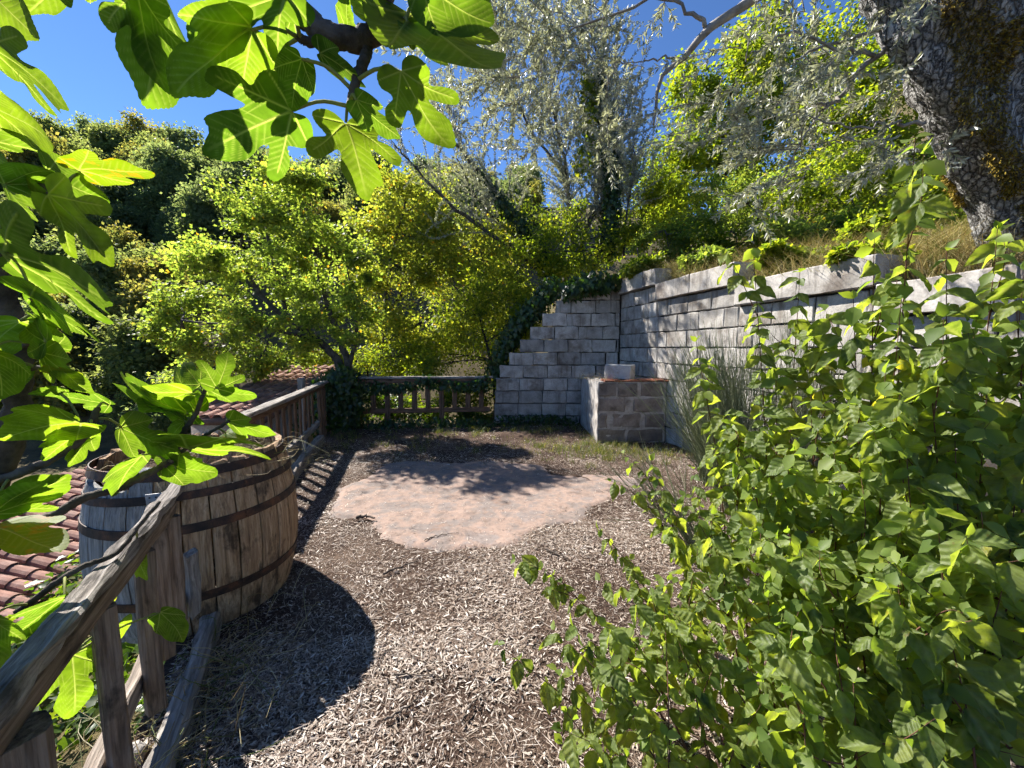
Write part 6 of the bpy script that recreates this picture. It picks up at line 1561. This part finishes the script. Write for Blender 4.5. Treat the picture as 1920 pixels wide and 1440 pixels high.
FIG_LEAVES = [((-1.026, 0.817, 2.304), (-0.926, 0.783, 2.198), -0.64, 1, 0), ((-0.807, 0.743, 2.275), (-0.818, 0.757, 2.217), -0.45, 0, 0),
 ((-0.962, 0.763, 2.154), (-0.842, 0.797, 2.072), -0.93, 0, 0), ((-1.007, 0.785, 2.065), (-0.891, 0.815, 2.026), 0.72, 2, 0),
 ((-1.036, 0.82, 1.933), (-0.948, 0.82, 1.984), 0.64, 2, 0), ((-0.898, 0.836, 1.964), (-0.779, 0.864, 1.997), 0.93, 0, 1),
 ((-0.992, 0.856, 1.973), (-0.88, 0.844, 1.905), -0.8, 2, 0), ((-1.119, 0.872, 1.979), (-0.973, 0.828, 1.895), 1.05, 1, 0),
 ((-0.923, 0.799, 1.904), (-0.828, 0.841, 1.781), 0.8, 0, 0), ((-1.032, 0.803, 1.792), (-0.778, 0.797, 1.718), -0.9, 0, 0),
 ((-1.043, 0.844, 1.706), (-0.874, 0.856, 1.664), 0.99, 1, 0), ((-1.027, 0.837, 1.718), (-0.97, 0.883, 1.648), -1.16, 1, 0),
 ((-1.049, 0.87, 1.612), (-1.15, 0.89, 1.656), -0.64, 1, 0), ((-1.087, 0.924, 1.603), (-1.065, 0.876, 1.684), 1.05, 2, 0),
 ((-1.178, 0.869, 1.596), (-1.079, 0.831, 1.526), 0.8, 2, 0), ((-1.079, 0.902, 1.538), (-1.006, 0.898, 1.555), -0.8, 2, 1),
 ((-1.076, 0.885, 1.59), (-1.012, 0.875, 1.49), 1.1, 1, 0), ((-1.067, 0.916, 1.494), (-1.113, 0.884, 1.502), 1.05, 2, 0),
 ((-1.024, 0.902, 1.426), (-1.192, 0.898, 1.411), 0.93, 2, 0), ((-1.08, 1.021, 1.446), (-1.144, 0.979, 1.497), 1.05, 1, 0),
 ((-1.07, 0.965, 1.4), (-1.169, 0.935, 1.341), 0.99, 2, 0), ((-1.118, 0.999, 1.376), (-1.121, 0.961, 1.298), -0.8, 1, 0),
 ((-1.028, 1.097, 1.447), (-1.174, 1.103, 1.493), -1.05, 1, 0), ((-0.951, 1.115, 1.407), (-1.164, 1.085, 1.434), 1.1, 0, 0),
 ((-0.919, 1.101, 1.472), (-1.097, 1.139, 1.436), -1.05, 1, 0), ((-0.976, 1.13, 1.385), (-1.038, 1.11, 1.43), -1.05, 2, 0),
 ((-0.911, 1.12, 1.491), (-0.978, 1.12, 1.557), -0.45, 1, 0), ((-0.828, 1.075, 1.485), (-0.812, 1.125, 1.588), -0.32, 0, 0),
 ((-1.094, 1.062, 1.377), (-0.971, 1.038, 1.313), 0.64, 1, 0), ((-0.982, 1.137, 1.38), (-1.016, 1.103, 1.327), -0.93, 2, 0),
 ((-0.968, 1.125, 1.305), (-0.713, 1.075, 1.405), 0.93, 0, 0), ((-0.832, 1.117, 1.387), (-0.735, 1.123, 1.319), 1.05, 1, 0),
 ((-1.067, 1.146, 1.25), (-0.931, 1.154, 1.204), -0.72, 2, 0), ((-1.079, 1.097, 1.29), (-1.194, 1.103, 1.186), 1.21, 2, 0),
 ((-0.874, 1.156, 1.34), (-0.806, 1.124, 1.335), 0.45, 2, 1), ((-1.252, 0.894, 1.203), (-1.133, 0.906, 1.297), -0.64, 0, 0),
 ((-1.308, 0.928, 1.205), (-1.127, 0.912, 1.232), -1.05, 1, 0), ((-1.312, 0.933, 1.144), (-1.121, 0.907, 1.137), 0.93, 1, 1),
 ((-1.197, 0.972, 0.931), (-1.316, 0.928, 0.874), 1.1, 1, 0), ((-1.275, 0.956, 0.84), (-1.211, 0.984, 0.934), -1.16, 2, 0),
 ((-1.251, 1.017, 0.73), (-1.207, 0.983, 0.576), 0.2, 0, 0), ((-1.199, 1.091, 0.764), (-1.273, 1.109, 0.662), 0.93, 2, 0),
 ((-1.335, 1.205, 0.775), (-1.366, 1.195, 0.721), 0.93, 2, 1), ((-1.195, 1.227, 0.706), (-1.148, 1.273, 0.604), 0.8, 2, 0),
 ((-1.281, 0.881, 0.941), (-1.288, 0.919, 0.799), -0.93, 1, 0), ((-1.324, 1.3, 0.894), (-1.328, 1.3, 0.774), 1.16, 2, 0),
 ((-0.625, 0.698, 2.195), (-0.659, 0.742, 2.072), 0.64, 0, 0), ((-0.655, 0.757, 2.254), (-0.581, 0.723, 2.053), 1.05, 1, 0),
 ((-0.407, 0.653, 2.097), (-0.547, 0.647, 2.04), -0.77, 1, 0), ((-0.334, 0.616, 2.119), (-0.501, 0.644, 2.114), -0.93, 0, 0),
 ((-0.408, 0.782, 2.221), (-0.46, 0.738, 2.156), -0.93, 1, 0), ((-0.389, 0.722, 2.017), (-0.517, 0.678, 1.934), -0.2, 0, 0),
 ((-0.342, 0.672, 2.068), (-0.377, 0.688, 2.004), 0.45, 2, 0), ((-0.45, 0.784, 2.127), (-0.511, 0.776, 2.144), 0.93, 2, 0),
 ((-0.497, 0.805, 2.124), (-0.536, 0.795, 2.113), -1.05, 2, 0), ((-0.331, 0.713, 2.106), (-0.255, 0.727, 2.071), 0.93, 1, 0),
 ((-0.257, 0.676, 2.007), (-0.208, 0.724, 1.968), -0.8, 1, 0), ((-0.295, 0.723, 1.999), (-0.241, 0.677, 1.869), 0.4, 0, 0),
 ((-0.188, 0.697, 2.065), (-0.131, 0.743, 1.953), -0.49, 0, 0), ((-0.181, 0.764, 2.215), (-0.051, 0.716, 2.006), 0.77, 1, 0),
 ((-0.157, 0.72, 2.222), (-0.045, 0.76, 2.167), -0.45, 2, 0), ((-0.187, 0.745, 2.174), (-0.138, 0.775, 2.11), -0.99, 1, 0),
 ((-0.256, 0.775, 2.211), (-0.297, 0.785, 2.252), -0.8, 2, 0), ((-0.313, 0.801, 2.2), (-0.325, 0.799, 2.268), -1.05, 2, 0),
 ((-0.373, 0.83, 2.209), (-0.32, 0.81, 2.22), -0.93, 1, 0), ((-1.175, 0.878, 2.061), (-0.983, 0.842, 2.084), 0.8, 0, 0),
 ((-1.182, 0.906, 1.552), (-1.277, 0.894, 1.465), 0.8, 1, 0), ((-1.082, 0.857, 1.661), (-1.245, 0.903, 1.615), 0.93, 0, 0),
 ((-1.032, 1.152, 1.228), (-1.048, 1.128, 1.366), -1.05, 1, 0), ((-0.902, 1.123, 1.485), (-0.78, 1.137, 1.442), -1.16, 2, 0),
 ((-0.958, 1.162, 1.409), (-1.043, 1.138, 1.524), -1.05, 1, 0), ((-0.358, 0.787, 2.306), (-0.332, 0.813, 2.253), 0.8, 0, 0),
 ((-0.132, 0.868, 2.378), (-0.106, 0.832, 2.278), 0.64, 0, 0), ((-0.843, 0.855, 2.366), (-1.0, 0.845, 2.303), 1.05, 1, 0)]
FIG_BRANCH = [('trunk',
  [(-1.95, 1.05, -1.2), (-1.75, 1.05, 0.3), (-1.419, 0.98, 1.094), (-1.339, 0.98, 1.283), (-1.282, 0.98, 1.425), (-1.261, 0.98, 1.535), (-1.253, 0.98, 1.643),
   (-1.257, 0.97, 1.747), (-1.251, 0.95, 1.869), (-1.239, 0.92, 2.026), (-1.05, 0.8, 2.6), (-0.85, 0.72, 2.8)],
  0.032, 0.017),
 ('branch',
  [(-0.85, 0.72, 2.8), (-0.62, 0.72, 2.65), (-0.395, 0.74, 2.225), (-0.36, 0.74, 2.181), (-0.321, 0.74, 2.151), (-0.281, 0.74, 2.143), (-0.25, 0.75, 2.165),
   (-0.237, 0.76, 2.203), (-0.233, 0.77, 2.254)],
  0.022, 0.017),
 ('branch', [(-0.237, 0.76, 2.203), (-0.214, 0.76, 2.188), (-0.194, 0.76, 2.192)], 0.011, 0.007),
 ('branch', [(-0.321, 0.74, 2.151), (-0.357, 0.73, 2.136), (-0.372, 0.72, 2.136)], 0.01, 0.006),
 ('branch', [(-0.26, 0.75, 2.158), (-0.263, 0.74, 2.115), (-0.273, 0.72, 2.067), (-0.282, 0.71, 2.017)], 0.011, 0.006),
 ('branch',
  [(-1.382, 0.95, 1.059), (-1.304, 1.0, 1.119), (-1.271, 1.04, 1.141), (-1.238, 1.08, 1.167), (-1.169, 1.12, 1.184), (-1.091, 1.15, 1.229), (-1.042, 1.15, 1.254)], 0.014,
  0.01),
 ('branch', [(-1.042, 1.15, 1.254), (-0.988, 1.14, 1.347), (-0.939, 1.13, 1.406), (-0.897, 1.12, 1.482)], 0.009, 0.005),
 ('branch', [(-1.042, 1.15, 1.254), (-0.959, 1.13, 1.314), (-0.827, 1.11, 1.386)], 0.006, 0.004),
 ('branch', [(-1.358, 0.96, 1.245), (-1.315, 0.96, 1.262), (-1.196, 0.96, 1.308), (-1.11, 0.97, 1.361), (-1.085, 0.98, 1.407), (-1.09, 1.0, 1.442)], 0.013, 0.007),
 ('branch', [(-1.345, 0.98, 0.883), (-1.257, 1.05, 0.962), (-1.209, 1.12, 0.976), (-1.209, 1.2, 1.026), (-1.183, 1.25, 1.086)], 0.009, 0.005),
 ('branch', [(-1.234, 0.93, 1.983), (-1.132, 0.9, 1.994), (-0.994, 0.85, 1.94), (-0.906, 0.83, 1.868), (-0.852, 0.82, 1.8)], 0.01, 0.004),
 ('branch', [(-1.258, 0.98, 1.603), (-1.142, 0.92, 1.615), (-1.08, 0.9, 1.664)], 0.006, 0.004),
 ('branch', [(-1.281, 0.93, 1.815), (-1.112, 0.85, 1.808), (-1.015, 0.8, 1.793)], 0.006, 0.004),
 ('branch', [(-1.05, 0.8, 2.6), (-1.072, 0.83, 2.168), (-1.021, 0.8, 2.079)], 0.012, 0.007),
 ('branch', [(-0.62, 0.72, 2.65), (-0.511, 0.75, 2.281), (-0.645, 0.74, 2.263)], 0.01, 0.006),
 ('branch', [(-0.233, 0.77, 2.254), (-0.192, 0.76, 2.281), (-0.161, 0.75, 2.263)], 0.01, 0.006),
 ('branch', [(-1.261, 0.98, 1.535), (-1.136, 0.93, 1.551), (-1.092, 0.92, 1.494)], 0.006, 0.004),
 ('branch', [(-1.402, 0.95, 0.905), (-1.298, 0.97, 0.813), (-1.229, 1.0, 0.747)], 0.007, 0.004)]
fig = empty('fig_tree', (-1.9, 1.1, -1.2), 'fig tree with big lobed sunlit leaves hanging over the near railing', 'tree')
BP = []
frs = random.Random(4)
for nm, pts, r0, r1 in FIG_BRANCH:
    tb_ = MB()
    P = spline(pts, 40)
    P[1:-1] += rng.normal(0, r0 * 0.10, (38, 3))
    rr_ = np.linspace(r0, r1, 40) * (1 + 0.10 * (np.arange(40) % 6 == 0))
    tube(tb_, P, rr_, 10, wob=0.04)
    mobj(nm, tb_.mesh(nm, MAT['fig_bark'], True), fig)
    BP.append(P)
BP = np.vstack(BP)
for (B, Tp, tilt, kd, yel) in FIG_LEAVES:
    B, Tp = np.array(B), np.array(Tp)
    A = Tp - B; s = np.linalg.norm(A) / 1.03; A = norm(A)
    view = norm((B + Tp) / 2 - CAMP)
    X = norm(np.cross(A, view)); Nn = np.cross(X, A)
    if Nn[2] < 0 and abs(Nn[2]) > 0.2: Nn = -Nn
    X = np.cross(A, Nn)
    if abs((Nn * math.cos(tilt) - X * math.sin(tilt)) @ np.array(SUN)) < abs((Nn * math.cos(tilt) + X * math.sin(tilt)) @ np.array(SUN)): tilt = -tilt
    ca, sa = math.cos(tilt), math.sin(tilt)
    X, Nn = X * ca + Nn * sa, Nn * ca - X * sa
    W = Matrix(((X[0], A[0], Nn[0], 0), (X[1], A[1], Nn[1], 0), (X[2], A[2], Nn[2], 0), (0, 0, 0, 1)))
    W = Matrix.Translation(Vector(B)) @ W @ Matrix.Scale(s, 4)
    lf = mobj('leaf', FLY if yel else FL[(kd, frs.randrange(2))], fig, W)
    j = int(np.argmin(((BP - B) ** 2).sum(1) + 0.0))
    if np.linalg.norm(BP[j] - B) < 0.45:
        pm = MB()
        tube(pm, spline([BP[j], (BP[j] + B) / 2 + np.array([0, 0, 0.012]) , B + A * 0.01 * s], 8), np.linspace(0.0036, 0.0024, 8), 6)
        mobj('leaf_stalk', pm.mesh('leaf_stalk', MAT['fig_stalk']), lf)
